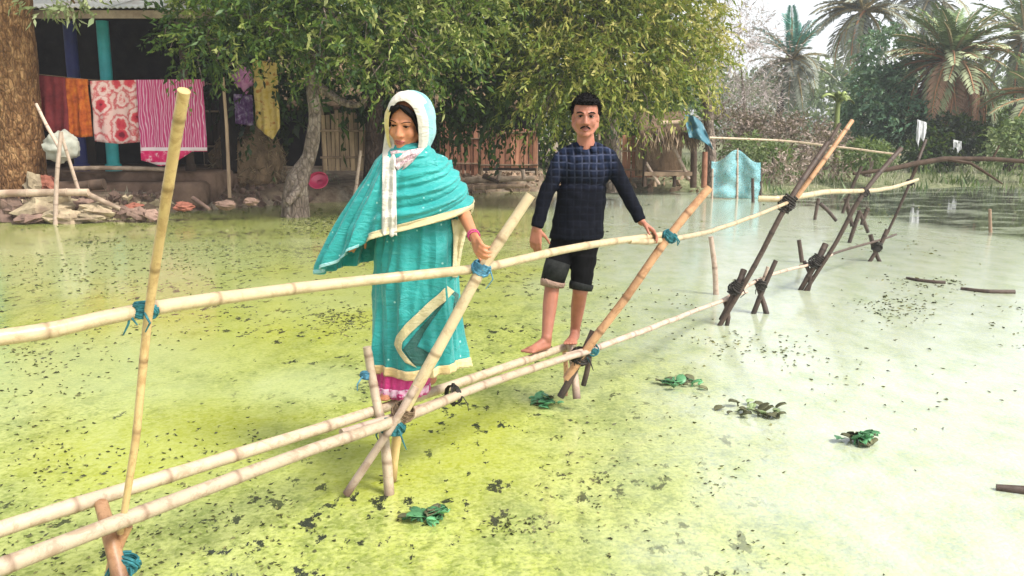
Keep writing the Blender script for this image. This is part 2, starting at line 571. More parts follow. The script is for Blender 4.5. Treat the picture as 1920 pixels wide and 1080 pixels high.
wx = np.linspace(-60, 60, 13); wy = np.linspace(-35, 45, 9)
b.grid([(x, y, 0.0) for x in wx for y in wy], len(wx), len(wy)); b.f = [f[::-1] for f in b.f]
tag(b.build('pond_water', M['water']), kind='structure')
# ================================================================== THE FOOTBRIDGE
def bamboo_path(ctrl, r0, r1, gap=.33, wob=.006, seed=0, tip=.3):
    """points, radii and knot marks of one culm through the control points"""
    rs = random.Random(seed)
    ctrl = [Vector(c) for c in ctrl]
    dense = []
    for i in range(len(ctrl) - 1):
        p0 = ctrl[max(i - 1, 0)]; p1 = ctrl[i]; p2 = ctrl[i + 1]; p3 = ctrl[min(i + 2, len(ctrl) - 1)]
        for k in range(12):
            t = k / 12
            dense.append(.5 * ((2 * p1) + (p2 - p0) * t + (2 * p0 - 5 * p1 + 4 * p2 - p3) * t * t + (3 * p1 - p0 - 3 * p2 + p3) * t ** 3))
    dense.append(ctrl[-1])
    cum = [0.0]
    for a, c in zip(dense, dense[1:]): cum.append(cum[-1] + (c - a).length)
    tot = cum[-1]
    def at(s):
        s = min(max(s, 0), tot)
        for i in range(len(cum) - 1):
            if cum[i + 1] >= s - 1e-9:
                t = (s - cum[i]) / max(1e-9, cum[i + 1] - cum[i])
                return dense[i].lerp(dense[i + 1], t)
        return dense[-1]
    pts, rad, mk = [], [], []
    s = 0.0
    nxt = gap * rs.uniform(.2, .9)
    off = Vector((0, 0, 0))
    def put(s, f, m):
        pts.append(at(s) + off); rad.append((r0 + (r1 - r0) * s / tot) * f); mk.append(m)
    put(0, 1, 0)
    while nxt < tot - .14:
        e = .011
        put(nxt - gap * .5 if nxt - gap * .5 > s + .02 else (s + nxt) / 2, .97, 0)
        put(nxt - e * 2.2, .99, 0); put(nxt - e, 1.03, .3); put(nxt - e * .2, 1.07, .8); put(nxt + e * .5, .985, 1.0); put(nxt + e * 1.5, 1.03, .15); put(nxt + e * 3, 1.0, 0)
        s = nxt + e * 3
        off = off * .55 + Vector((rs.uniform(-wob, wob), rs.uniform(-wob, wob), rs.uniform(-wob, wob))) * .35
        nxt += gap * rs.uniform(.65, 1.5)
    put(tot - .1, .98, .0); put(tot - .03, .98, tip * .7); put(tot, .98, tip)
    return pts, rad, mk
def culm(name, ctrl, r0, r1, mat, parent, gap=.33, seed=0, n=12, wob=.006, tip=.3):
    b = MB()
    p, r, m = bamboo_path(ctrl, r0, r1, gap, wob, seed, tip)
    b.tube(p, r, n, 0, m)
    return b.build(name, mat, parent)
def lashing(c, axis, rad, width, mat, parent, turns=5, rr=.007, tails=1, seed=0, name='rope_lashing'):
    rs = random.Random(seed)
    c, axis = Vector(c), Vector(axis).normalized()
    s, u = frame_of(axis)
    rr *= .72; turns += 2
    b = MB()
    pts = []
    for i in range(turns * 12 + 1):
        a = 2 * math.pi * i / 12
        t = i / (turns * 12) - .5
        pts.append(c + axis * (t * width + rs.uniform(-.3, .3) * rr) + (s * math.cos(a) + u * math.sin(a)) * (rad + rs.uniform(0, .6) * rr))
    b.tube(pts, rr, 6)
    pts = []
    ax2 = (axis + s * 1.2).normalized(); s2, u2 = frame_of(ax2)
    for i in range(2 * 12 + 1):
        a = 2 * math.pi * i / 12
        t = i / 24 - .5
        pts.append(c + ax2 * t * width * .5 + (s2 * math.cos(a) + u2 * math.sin(a)) * (rad * 1.12 + rr))
    b.tube(pts, rr, 6)
    o = b.build(name, mat, parent)
    for k in range(tails):
        a = rs.uniform(-2.4, -.7)
        d = Vector((math.cos(a), -.5, 0)).normalized()
        q = c + d * (rad + rr)
        L = rs.uniform(.04, .1)
        t = MB()
        t.tube([q, q + d * .012 - Vector((0, 0, .004)), q + d * .02 - Vector((rs.uniform(-.015, .015), 0, L * .5)), q + d * .012 - Vector((rs.uniform(-.03, .03), 0, L))], [rr, rr * .8, rr * .7, rr * .4], 6)
        t.build('rope_tail', mat, o)
    return o

ZP = .385                                   # level of the foot poles' axis
BR = thing('bamboo_footbridge', 'narrow bamboo footbridge of pale poles on crossed legs zigzagging over the green pond', 'footbridge', (0.0, 5.0, 0.0))
def F(px, py): return G(px, py, ZP)
d1, d2, d3 = F(232, 965).y, F(745, 778).y, F(1095, 655).y
d4, d5, d6 = G(1355, 610).y, G(1510, 545).y, G(1640, 490).y
# foot poles
A0, A1 = F(0, 992), F(1050, 652)
A_back = A0 + (A0 - A1) * .55
culm('foot_pole', [A_back, A0, F(480, 840), F(740, 757), F(1075, 645)], .0325, .0245, M['bamboo_pale'], BR, .36, 1, 14)
B0 = F(0, 1062)
culm('foot_pole', [B0 + (B0 - F(720, 790)) * .5, B0, F(480, 880), F(760, 782), F(900, 724), F(1085, 662)], .032, .0225, M['bamboo_pale'], BR, .4, 2, 14)
culm('foot_pole', [F(640, 812), F(790, 765), F(1000, 690), F(1120, 655)], .02, .018, M['bamboo_pink'], BR, .3, 3, 10)
c4 = P(1375, 553, d4)
culm('foot_pole', [F(1060, 668), F(1130, 648), F(1230, 612), P(1330, 573, d4 - .2), P(1400, 547, d4 + .2)], .021, .017, M['bamboo_pink'], BR, .3, 4, 10, .01)
culm('foot_pole', [P(1350, 566, d4), P(1440, 517, d4 + .8), P(1515, 497, d5), P(1560, 478, d5 + .7)], .018, .015, M['bamboo_pink'], BR, .3, 5, 8, .01)
culm('foot_pole', [P(1500, 500, d5), P(1580, 470, d5 + 1.2), P(1650, 450, d6), P(1680, 440, d6 + .6)], .018, .015, M['bamboo_dark'], BR, .3, 6, 8, .01)
# handrail
r1_, r2_, r3_ = P(278, 580, d1), P(900, 502, d2), P(1252, 442, d3)
r4_, r5_, r6_ = P(1475, 379, d4), P(1620, 358, d5), P(1706, 340, d6)
rb = r1_ + (r1_ - r2_) * 1.1
culm('handrail', [rb, P(0, 632, d1 - .35), r1_, P(600, 536, (d1 + d2) / 2 + .05), r2_, P(1090, 462, (d2 + d3) / 2), r3_ + Vector((.06, .1, 0))], .029, .019, M['bamboo_rail'], BR, .37, 8, 14)
culm('handrail', [P(1180, 452, d3 - .3), r3_ + Vector((0, .03, -.03)), P(1370, 422, (d3 + d4) / 2), r4_ + Vector((.1, .1, .01))], .018, .015, M['bamboo_rail'], BR, .3, 9, 10, .012)
culm('handrail', [r4_ + Vector((-.25, 0, .03)), r4_ + Vector((0, .05, .03)), P(1550, 360, (d4 + d5) / 2), r5_, P(1670, 352, (d5 + d6) / 2), r6_ + Vector((.15, .1, .02))], .028, .02, M['bamboo_rail'], BR, .3, 10, 10, .01)
culm('handrail', [P(1330, 258, 13.4), P(1470, 264, 13.6), P(1570, 275, 13.2), P(1690, 290, 12.9)], .016, .014, M['bamboo_pale'], BR, .4, 11, 8, .01)
# rail posts: wide apart, all leaning out to the right
culm('rail_post', [P(345, 170, d1 - .38), P(318, 330, d1 - .25), P(280, 575, d1 - .06), P(252, 850, d1 - .05), P(226, 1000, d1 - .03)], .0185, .012, M['bamboo_gold'], BR, .3, 21, 14, .004)
culm('rail_post', [P(995, 365, d2 - .04), P(905, 503, d2 - .06), P(838, 626, d2 - .07), P(762, 762, d2 - .07), P(742, 800, d2 - .06)], .024, .029, M['bamboo_rail'], BR, .28, 22, 14, .004)
culm('rail_post', [P(1330, 352, d3), P(1250, 448, d3 - .05), P(1172, 560, d3 - .06), P(1102, 652, d3 - .06), P(1062, 710, d3 - .05)], .025, .027, M['bamboo_rust'], BR, .24, 23, 12, .006)
culm('rail_post', [P(1552, 268, d4 + .2), P(1478, 379, d4 - .04), P(1415, 497, d4 - .04), P(1345, 616, d4)], .026, .022, M['bamboo_dark'], BR, .3, 24, 10, .008)
culm('rail_post', [P(1598, 226, d4 + .25), P(1545, 300, d4 + .1), P(1480, 388, d4 + .03)], .02, .024, M['bamboo_rust'], BR, .25, 25, 10, .008)
culm('rail_post', [P(1575, 232, d4 + .32), P(1500, 360, d4 + .12), P(1466, 400, d4 + .06)], .016, .018, M['bamboo_dark'], BR, .25, 26, 10, .008)
culm('rail_post', [P(1690, 278, d5 + .2), P(1620, 360, d5 - .04), P(1570, 450, d5 - .04), P(1508, 548, d5)], .027, .022, M['bamboo_dark'], BR, .3, 27, 10, .008)
culm('rail_post', [P(1736, 262, d6 + .2), P(1706, 342, d6 - .04), P(1672, 420, d6), P(1655, 452, d6)], .022, .018, M['bamboo_dark'], BR, .3, 28, 8, .008)
culm('rail_post', [P(1616, 312, d5 + 1.5), P(1597, 352, d5 + 1.5), P(1580, 400, d5 + 1.5)], .022, .02, M['bamboo_dark'], BR, .3, 29, 8, .008)
# crossed legs standing in the water
def leg(ctrl, r, mat, seed, r2=None): return culm('leg', ctrl, r, r2 or r, mat, BR, .2, seed, 10, .005, 1.5)
leg([P(688, 650, d2 + .1), P(704, 738, d2 + .08), P(722, 830, d2 - .02), P(731, 940, d2 - .05)], .021, M['bamboo_pale'], 31, .026)
leg([P(780, 725, d2 - .1), P(735, 800, d2 - .12), P(690, 866, d2 - .1), P(650, 926, d2 - .08)], .017, M['bamboo_pink'], 32, .021)
leg([P(758, 770, d2 + .02), P(742, 830, d2 + .06), P(735, 900, d2 + .1)], .024, M['bamboo_gold'], 33)
leg([P(190, 945, d1 + .12), P(205, 1000, d1), P(226, 1090, d1 - .08)], .025, M['bamboo_rust'], 34, .03)
leg([P(240, 985, d1), P(212, 1050, d1), P(200, 1110, d1)], .018, M['bamboo_rust'], 35)
leg([P(1112, 620, d3 - .02), P(1085, 682, d3 - .05), P(1050, 745, d3 - .06)], .02, M['bamboo_dark'], 36, .024)
leg([P(1066, 640, d3 + .05), P(1076, 690, d3), P(1082, 748, d3 - .05)], .022, M['bamboo_pink'], 37, .026)
leg([P(1108, 650, d3 + .1), P(1102, 690, d3 + .1), P(1094, 722, d3 + .12)], .018, M['bamboo_dark'], 38)
leg([P(1058, 655, d3 + .1), P(1062, 700, d3 + .1), P(1060, 742, d3 + .08)], .016, M['bamboo_rust'], 39)
leg([P(1395, 506, d4 + .05), P(1380, 545, d4), P(1352, 600, d4 + .05)], .03, M['bamboo_dark'], 40, .026)
leg([P(1357, 560, d4 + .1), P(1366, 590, d4), P(1362, 615, d4)], .02, M['bamboo_dark'], 41)
d4b = G(1424, 588).y
leg([P(1455, 488, d4b), P(1432, 540, d4b), P(1412, 590, d4b)], .022, M['bamboo_dark'], 42, .026)
leg([P(1415, 525, d4b + .05), P(1428, 555, d4b + .05), P(1438, 592, d4b)], .02, M['bamboo_dark'], 43, .028)
leg([P(1440, 500, d4b + .1), P(1424, 545, d4b + .1)], .016, M['bamboo_pink'], 44)
leg([P(1548, 458, d5 + .05), P(1532, 490, d5), P(1498, 548, d5 + .05)], .035, M['bamboo_dark'], 45, .026)
leg([P(1508, 490, d5 + .1), P(1520, 520, d5), P(1514, 550, d5)], .022, M['bamboo_dark'], 46)
leg([P(1664, 430, d6), P(1650, 460, d6), P(1628, 494, d6)], .03, M['bamboo_dark'], 47, .026)
leg([P(1632, 440, d6), P(1640, 470, d6), P(1652, 495, d6)], .03, M['bamboo_dark'], 48, .026)
for i, (xa, ya, xb, yb, yb2, dr) in enumerate([(1535, 372, 1527, 412, 412, 0), (1538, 382, 1568, 410, 430, .2), (1585, 372, 1598, 420, 455, .1), (1612, 398, 1592, 452, 455, 0), (1610, 395, 1628, 432, 440, 0), (1628, 390, 1615, 418, 440, .1)]):
    dd = G(xb, yb2).y
    leg([P(xa, ya, dd), P((xa + xb) / 2, (ya + yb) / 2, dd), P(xb, yb + 4, dd)], .035, M['bamboo_dark'], 50 + i, .03)
# lashings
v2 = (P(900, 503, d2) - P(838, 626, d2)).normalized()
lashing(P(902, 503, d2 - .05), v2, .036, .05, M['rope_blue'], BR, 5, .006, 1, 1)
lashing(P(272, 582, d1 - .03), (.1, .0, 1), .031, .045, M['rope_teal'], BR, 4, .008, 3, 2)
lashing(P(1256, 443, d3 - .04), (.7, .1, .9), .034, .05, M['rope_teal'], BR, 4, .008, 2, 3)
lashing(P(734, 800, d2 - .06), (.25, 0, 1), .052, .05, M['rope_teal'], BR, 5, .009, 2, 4)
lashing(P(756, 772, d2 - .05), (.6, 0, 1), .045, .05, M['rope_brown'], BR, 4, .006, 1, 14)
lashing(P(688, 704, d2 + .1), (.1, 0, 1), .024, .03, M['rope_blue'], BR, 3, .007, 1, 5)
lashing(P(1088, 668, d3 - .03), (.5, 0, 1), .048, .08, M['rope_black'], BR, 6, .009, 2, 6)
lashing(P(1110, 655, d3 - .03), (.6, 0, 1), .036, .04, M['rope_teal'], BR, 3, .006, 1, 7)
lashing(P(236, 1056, d1 - .02), (.2, 0, 1), .038, .05, M['rope_teal'], BR, 4, .008, 3, 8)
lashing(P(850, 740, (d2 + d3) / 2 - .3), (.8, .9, 0), .05, .03, M['rope_black'], BR, 3, .005, 2, 9)
lashing(P(1380, 540, d4), (.6, 0, 1), .045, .14, M['rope_black'], BR, 6, .011, 1, 10)
lashing(P(1476, 382, d4 - .02), (.6, 0, 1), .05, .16, M['rope_black'], BR, 6, .012, 2, 11)
lashing(P(1428, 535, d4b), (.2, 0, 1), .035, .1, M['rope_black'], BR, 4, .01, 1, 12)
lashing(P(1530, 490, d5), (.6, 0, 1), .05, .16, M['rope_black'], BR, 6, .012, 1, 13)
lashing(P(1620, 360, d5 - .02), (.6, 0, 1), .04, .06, M['rope_black'], BR, 4, .012, 1, 15)
lashing(P(1706, 342, d6 - .02), (.4, 0, 1), .035, .06, M['rope_black'], BR, 4, .012, 1, 16)
lashing(P(1644, 462, d6), (.3, 0, 1), .05, .12, M['rope_black'], BR, 5, .014, 1, 17)
# ================================================================== THE FAR BANK: HOUSES, FENCES, CLOTHES, STONES
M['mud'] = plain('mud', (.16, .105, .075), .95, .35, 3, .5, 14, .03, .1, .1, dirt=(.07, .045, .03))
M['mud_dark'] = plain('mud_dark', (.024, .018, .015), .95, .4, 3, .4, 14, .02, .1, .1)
M['mud_red'] = plain('mud_red', (.25, .12, .075), .95, .35, 3, .5, 14, .03, .1, .1)
M['tin'] = plain('tin', (.55, .55, .53), .4, .2, 2, .1, 20, .01, .5, .1, dirt=(.3, .2, .13))
M['teal_paint'] = plain('teal_paint', (.03, .34, .36), .5, .2, 3, .1, 30, .005, .4, 0)
M['navy_paint'] = plain('navy_paint', (.018, .022, .11), .6, .25, 3, .1, 30, .005, .3, 0)
M['wood_dark'] = plain('wood_dark', (.06, .04, .028), .85, .4, 5, .5, 30, .01, .2, .25, (1, 1, .2))
M['wood'] = plain('wood', (.3, .21, .14), .85, .35, 6, .5, 30, .01, .2, .25, (1, 1, .25), (.14, .09, .06))
M['wood_pale'] = plain('wood_pale', (.38, .29, .21), .85, .3, 6, .5, 30, .01, .2, .25, (1, 1, 1), (.25, .17, .12))
M['slat_tan'] = plain('slat_tan', (.34, .24, .15), .85, .35, 7, .5, 40, .01, .2, .3, (1, 1, .25), (.16, .1, .06))
M['slat_red'] = plain('slat_red', (.42, .2, .125), .85, .3, 7, .5, 40, .01, .2, .3, (1, 1, .25), (.2, .09, .05))
M['stone_cream'] = plain('stone_cream', (.33, .265, .17), .9, .35, 4, .7, 14, .04, .2, .25, dirt=(.16, .11, .08))
M['stone_pink'] = plain('stone_pink', (.22, .145, .11), .9, .35, 4, .7, 14, .04, .2, .35, dirt=(.11, .07, .055))
M['brick_red'] = plain('brick_red', (.24, .09, .06), .9, .35, 6, .6, 20, .03, .2, .3)
M['straw'] = plain('straw', (.24, .165, .1), .95, .5, 5, .9, 30, .05, .1, .15, (1, 1, .4))
M['sack'] = plain('sack_cloth', (.36, .36, .3), .85, .25, 5, .4, 40, .01, .2, 0, dirt=(.3, .27, .2))
M['pink_plastic'] = plain('pink_plastic', (.36, .03, .08), .4, .15, 3, .05, 20, .003, .5, 0)
M['cyan_sheet'] = plain('cyan_sheet', (.05, .15, .19), .45, .35, 3, .3, 12, .02, .4, 0)
M['white_cloth'] = plain('white_cloth', (.62, .62, .62), .85, .15, 3, .2, 30, .01, .2, .1)

# ---- house with the dark veranda
hx0, hx1 = P(-160, 200, 20).x, P(410, 200, 20).x
HO = thing('mud_house', 'mud house with a dark open veranda, teal column and pale tin eave behind the washing', 'house', (P(120, 345, 20).x, 20.0, .5))
hw = hx1 - hx0; hc = (hx0 + hx1) / 2
b = MB(); b.box((hc, 22.2, .35), (hw, 5.4, .9), bev=.05); b.build('plinth', M['mud'], HO)
b = MB(); b.box((hc, 19.25, .34), (hw * .97, .5, .55), bev=.08); b.build('step', M['mud'], HO)
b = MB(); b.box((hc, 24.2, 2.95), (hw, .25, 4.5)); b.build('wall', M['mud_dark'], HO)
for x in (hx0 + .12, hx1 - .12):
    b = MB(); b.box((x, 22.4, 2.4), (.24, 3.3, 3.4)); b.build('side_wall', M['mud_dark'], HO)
for px, mt, wd in ((204, 'teal_paint', .135), (143, 'navy_paint', .14), (-40, 'teal_paint', .13), (350, 'wood_dark', .09)):
    b = MB()
    q = P(px, 200, 20.1)
    b.tube([(q.x, 20.1, .8), (q.x, 20.1, .95), (q.x, 20.1, .96), (q.x, 20.1, 4.05)], [wd * 1.3, wd * 1.3, wd, wd * .95], 16)
    b.build('column', M[mt], HO)
b = MB(); b.box((P(145, 300, 24).x, 24.04, 1.75), (1.0, .07, 1.9)); dr = b.build('door', M['wood_dark'], HO)
b = MB(); b.ball((P(145, 300, 24).x + .35, 23.97, 1.7), .05); b.build('handle', M['tin'], dr)
for k in range(7):      # tin sheets of the roof, each corrugated, lapped over its neighbour
    x0 = hx0 - .3 + k * (hw + .6) / 7; x1 = x0 + (hw + .6) / 7 + .06
    pp = []
    for j in range(13):
        t = j / 12
        for i in range(37):
            x = x0 + (x1 - x0) * i / 36
            pp.append((x, 18.9 + 6.2 * t, 4.16 + 1.5 * t + .022 * math.cos(i * 2 * math.pi / 4) + (.012 if k % 2 else 0) + .02 * math.sin(k * 5.1)))
    b = MB(); b.grid(pp, 13, 37); b.build('roof_sheet', M['tin'], HO, solid=.006)
b = MB(); b.box((hc, 19.05, 4.06), (hw + .5, .07, .16)); b.build('eave_beam', M['wood_pale'], HO)

# ---- second house, low and brown, in the shade behind the trees
H2 = thing('mud_house', 'low brown mud house with thatched roof in the shade of the trees', 'house', (P(760, 320, 28).x, 28.0, .6))
x0, x1 = P(450, 300, 28).x, P(1010, 300, 28).x
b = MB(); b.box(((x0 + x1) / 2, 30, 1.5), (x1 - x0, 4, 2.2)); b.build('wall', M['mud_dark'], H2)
pp = []
for j in range(9):
    for i in range(41):
        t = j / 8
        pp.append((x0 - .5 + (x1 - x0 + 1) * i / 40, 27.3 + 5.2 * t, 2.35 + 1.9 * (1 - abs(t * 2 - 1)) + .06 * mnoise.noise(Vector((i * .7, j * .9, 2)))))
b = MB(); b.grid(pp, 9, 41); b.build('thatch_roof', M['straw'], H2, solid=.18)
b = MB(); b.box((P(640, 300, 28).x, 27.97, 1.45), (.9, .06, 1.8)); b.build('door', M['wood_dark'], H2)

# ---- fences of upright slats
def fence(name, label, pxs, tops, bot, d, mat, gap=.015, wmin=.07, rails=(.25, .75), posts=True, grp=None, lean=0.0):
    q0 = P(pxs[0], bot, d)
    T = thing(name, label, 'fence', tuple(P((pxs[0] + pxs[1]) / 2, bot, d)), grp)
    xa, xb = P(pxs[0], bot, d).x, P(pxs[1], bot, d).x
    zt = [P(0, t, d).z for t in tops]; zb = P(0, bot, d).z - .1
    x = xa
    while x < xb - .02:
        wd = random.uniform(wmin, wmin * 1.7)
        t = (x - xa) / (xb - xa)
        zz = np.interp(t, np.linspace(0, 1, len(zt)), zt) + random.uniform(-.07, .07)
        a = MB()
        a.box((x + wd / 2, d + random.uniform(-.015, .015), (zz + zb) / 2), (wd, .022, zz - zb), Matrix.Rotation(random.uniform(-.02, .02), 3, 'Y'), bev=.006)
        a.build('slat', mat, T, smooth=False)
        x += wd + random.uniform(.3, 1.6) * gap
    for rr in rails:
        z = zb + (min(zt) - zb) * rr
        culm('rail', [(xa - .05, d - .05, z), (xb + .05, d - .05, z + random.uniform(-.04, .04))], .028, .024, M['wood'], T, .4, int(x * 100) % 97, 8)
    if posts:
        for xx in (xa, xb):
            culm('post', [(xx, d + .06, zb - .2), (xx + random.uniform(-.03, .03), d + .06, max(zt) + .12)], .045, .04, M['wood'], T, .5, 3, 8)
    return T
fence('slat_fence', 'tan bamboo slat screen between the crooked tree trunk and the woman', (606, 684), (212, 205, 220), 312, 21.5, M['slat_tan'], .02, .075)
fence('slat_fence', 'pinkish red slat fence panel just left of the man in the dark shirt', (902, 1006), (245, 240, 243), 308, 24.6, M['slat_red'], .012, .09, (.08, .92))
fence('wattle_fence', 'rough reddish fence with broken uneven tops beside the woman in the teal sari', (826, 898), (222, 240, 228), 322, 25.2, M['slat_red'], .03, .07)
fence('slat_fence', 'tan fence of split bamboo behind the right shoulder of the man', (1122, 1232), (268, 255, 262), 326, 25.0, M['slat_red'], .02, .08)
fence('slat_fence', 'dark weathered slat fence in the shade left of the straw heap', (384, 432), (165, 160, 175), 300, 23, M['wood_dark'], .02, .08)

# ---- clothes line
RO = MB()
l0, l1 = P(60, 138, 18.7), P(420, 158, 18.9)
RO.tube([l0, l0.lerp(l1, .3) - Vector((0, 0, .06)), l0.lerp(l1, .6) - Vector((0, 0, .06)), l1], .009, 6)
solo(RO, 'clothes_line', M['rope_brown'], 'thin washing line stretched from the big trunk across the veranda', 'washing line', l0)
for px, top, lb in ((64, 125, 'thin wooden pole holding the washing line beside the big trunk'), (418, 145, 'thin wooden pole holding the far end of the washing line')):
    q = P(px, top, 18.75); a = MB(); a.tube([(q.x, q.y, .3), (q.x + .02, q.y, 1.8), q], [.04, .036, .03], 8)
    solo(a, 'wooden_pole', M['wood'], lb, 'pole', (q.x, q.y, .3))

def clothmat(name, kind):
    n = NT(name)
    v = n.coord('Object')
    sx = n.n('ShaderNodeSeparateXYZ'); n.l(v, sx.inputs[0])
    f = n.noise(v, 9, 4, .6)
    if kind == 'maroon':
        col = n.ramp(f, [(.3, (.1, .012, .016)), (.7, (.2, .03, .03))])
    elif kind == 'orange':
        col = n.ramp(f, [(.3, (.2, .035, .01)), (.5, (.38, .08, .015)), (.7, (.5, .16, .02))])
    elif kind == 'red_print':
        m = n.coord('Object', (2.9, 1, 2.7))
        vo = n.n('ShaderNodeTexVoronoi', feature='F1'); vo.inputs['Randomness'].default_value = .6; vo.inputs['Scale'].default_value = 1.0
        mp = n.n('ShaderNodeVectorMath', operation='MULTIPLY'); mp.inputs[1].default_value = (1, 0, 1); n.l(m, mp.inputs[0])
        n.l(mp.outputs[0], vo.inputs['Vector'])
        dd = n.math('ADD', vo.outputs['Distance'], n.math('MULTIPLY', n.noise(v, 9, 4, .6), .5))
        col = n.ramp(dd, [(.38, (.13, .01, .02)), (.46, (.42, .03, .05)), (.6, (.5, .06, .07)), (.66, (.6, .36, .33)), (.74, (.64, .48, .44)), (.84, (.45, .06, .07)), (.95, (.6, .4, .36))])
    elif kind == 'pink_stripe':
        wv = n.n('ShaderNodeTexWave', wave_type='BANDS', bands_direction='X'); wv.inputs['Scale'].default_value = 3.2; wv.inputs['Distortion'].default_value = 4.5; wv.inputs['Detail'].default_value = 2; wv.inputs['Detail Scale'].default_value = 2.2
        n.l(n.coord('Object', (1, 1, .3)), wv.inputs['Vector'])
        body = n.ramp(wv.outputs['Fac'], [(.15, (.42, .035, .13)), (.42, (.5, .2, .3)), (.6, (.62, .45, .5)), (.85, (.42, .06, .16))])
        brd = n.ramp(n.noise(v, 12, 2, .5), [(.42, (.5, .012, .09)), (.6, (.55, .05, .14)), (.68, (.6, .35, .38))])
        # woven end: white, magenta, white bands at the height of the cloth's border
        z = n.math('ADD', sx.outputs[2], n.math('MULTIPLY', n.noise(v, 5, 2, .5), .02))
        zr = n.n('ShaderNodeMapRange'); zr.inputs['From Min'].default_value = 0; zr.inputs['From Max'].default_value = 1; n.l(z, zr.inputs['Value'])
        sel = n.ramp(zr.outputs[0], [(0, .5), (.04, .5), (.041, 1.0), (.09, 1.0), (.091, .5), (.33, .5), (.331, 1.0), (.40, 1.0), (.401, 0.0)], 'CONSTANT')
        col = n.mix(n.ramp(sel, [(.4, 0.0), (.5, 1.0)]), body, brd)
        col = n.mix(n.ramp(sel, [(.7, 0.0), (.9, 1.0)]), col, (.62, .5, .52))
    elif kind == 'gold':
        col = n.ramp(n.noise(v, 7, 3, .5), [(.35, (.5, .34, .07)), (.55, (.6, .45, .16)), (.68, (.4, .17, .04))])
    elif kind == 'pink':
        col = n.ramp(f, [(.3, (.42, .12, .3)), (.7, (.6, .3, .48))])
    else:
        col = n.ramp(f, [(.3, (.06, .02, .09)), (.5, (.13, .06, .17)), (.7, (.4, .33, .44))])
    return n.done(n.bsdf(col, .85, n.bump(n.noise(v, 90, 2, .5), .2, .004), .2))
def hang(label, name, pxs, top, bots, d, mat, seed, cat='cloth', grp=None, back=.35):
    a = MB()
    nu, nv = 26, 25
    pp = []
    for i in range(nu):
        u = i / (nu - 1)
        px = pxs[0] + (pxs[1] - pxs[0]) * u
        zt = P(px, top[0] + (top[1] - top[0]) * u, d).z
        zb = P(px, np.interp(u, np.linspace(0, 1, len(bots)), bots), d).z
        for j in range(nv):
            t = (j - 5) / (nv - 6)
            if t < 0:
                z = zt + t * back * (zt - zb); y = d + .02 - .05 * t * 0 + .03
            else:
                z = zt - t * (zt - zb); y = d - .02
            fold = .035 * (abs(t) ** .5) * (math.sin(u * 11 + seed) + .6 * math.sin(u * 23 + seed * 2 + t)) + .03 * mnoise.noise(Vector((u * 4, t * 3, seed)))
            pp.append((P(px, 200, d).x + .02 * mnoise.noise(Vector((t * 3, u * 2, seed + 3))), y + fold * (1 if t >= 0 else .5), z))
    a.grid(pp, nu, nv)
    loc = P((pxs[0] + pxs[1]) / 2, max(bots), d)
    return solo(a, name, mat, label, cat, loc, grp, solid=.006)
CL = 'clothes hung over the washing line'
hang('plain maroon cloth hung nearest the big trunk on the washing line', 'hanging_cloth', (66, 128), (140, 146), (238, 250, 256), 18.72, clothmat('cloth_maroon', 'maroon'), 1, grp=CL)
hang('orange and rust cloth between the maroon and the red printed one', 'hanging_cloth', (120, 169), (146, 149), (252, 258, 256), 18.76, clothmat('cloth_orange', 'orange'), 4, grp=CL)
hang('white sheet printed with dark red blots, in the middle of the line', 'hanging_cloth', (173, 263), (152, 150), (265, 270, 266), 18.72, clothmat('cloth_red_print', 'red_print'), 2, grp=CL)
hang('long pink striped sari with a magenta border on the washing line', 'hanging_cloth', (260, 384), (150, 149), (300, 312, 306, 284, 284), 18.68, clothmat('cloth_pink_stripe', 'pink_stripe'), 5, grp=CL)
hang('yellow cloth with pale edge hanging above the straw heap', 'hanging_cloth', (478, 524), (112, 118), (236, 250, 262, 240), 20.4, clothmat('cloth_gold', 'gold'), 7)
hang('purple cloth with a white stripe hanging left of the yellow one', 'hanging_cloth', (440, 474), (176, 178), (232, 236), 20.6, clothmat('cloth_purple', 'purple'), 9)
a = MB(); q = P(456, 146, 20.5); a.ball(q, (.22, .14, .25), None, 14, 20, 0, .6, 4)
solo(a, 'pink_bundle', clothmat('cloth_pink', 'pink'), 'pink cloth bundle tied up above the purple cloth', 'bundle', q - Vector((0, 0, .25)))
a = MB(); q0, q1 = P(425, 120, 20.55), P(530, 112, 20.55)
a.tube([q0, q1], .02, 8); 
solo(a, 'bamboo_pole', M['wood'], 'bamboo pole the yellow cloth hangs from, over the straw heap', 'pole', q0)

# ---- straw heap, bowl, sack
a = MB(); q = P(468, 325, 21.8)
a.ball((q.x, q.y, q.z + .2), (.82, .7, 1.0), None, 26, 36, 0, .22, 2)
SH_ = solo(a, 'straw_heap', M['straw'], 'brown heap of straw below the yellow cloth', 'straw heap', (q.x, q.y, q.z - .3))
kk = 1600; u = rng.normal(size=(kk, 3)); u /= np.linalg.norm(u, axis=1, keepdims=True)
M['straw_stalk'] = leafmat('straw_stalk', [(0, (.1, .06, .03)), (.5, (.26, .18, .1)), (1, (.42, .32, .19))], .1)
tag(leaves('straw', u * np.array([.82, .7, 1.0]) + np.array([0, 0, .5]), np.cross(u, rng.normal(size=(kk, 3))) + u * .4 - np.array([0, 0, .5]), rng.uniform(.15, .35, kk), .022, rng.random(kk), M['straw_stalk'], SH_), kind='stuff')
a = MB(); q = P(598, 340, 17.9); prof = [(0, .02), (.1, .0), (.17, .06), (.2, .16), (.205, .2), (.19, .2), (.17, .1), (.06, .04)]
pp = [(q.x + r * math.cos(t), q.y - (z - .1) * .9 + r * math.sin(t) * .55, q.z + (z - .1) * .3 + r * math.sin(t) * .8) for r, z in prof for t in np.linspace(0, 2 * math.pi, 24, endpoint=False)]
a.grid(pp, len(prof), 24, wrap=True)
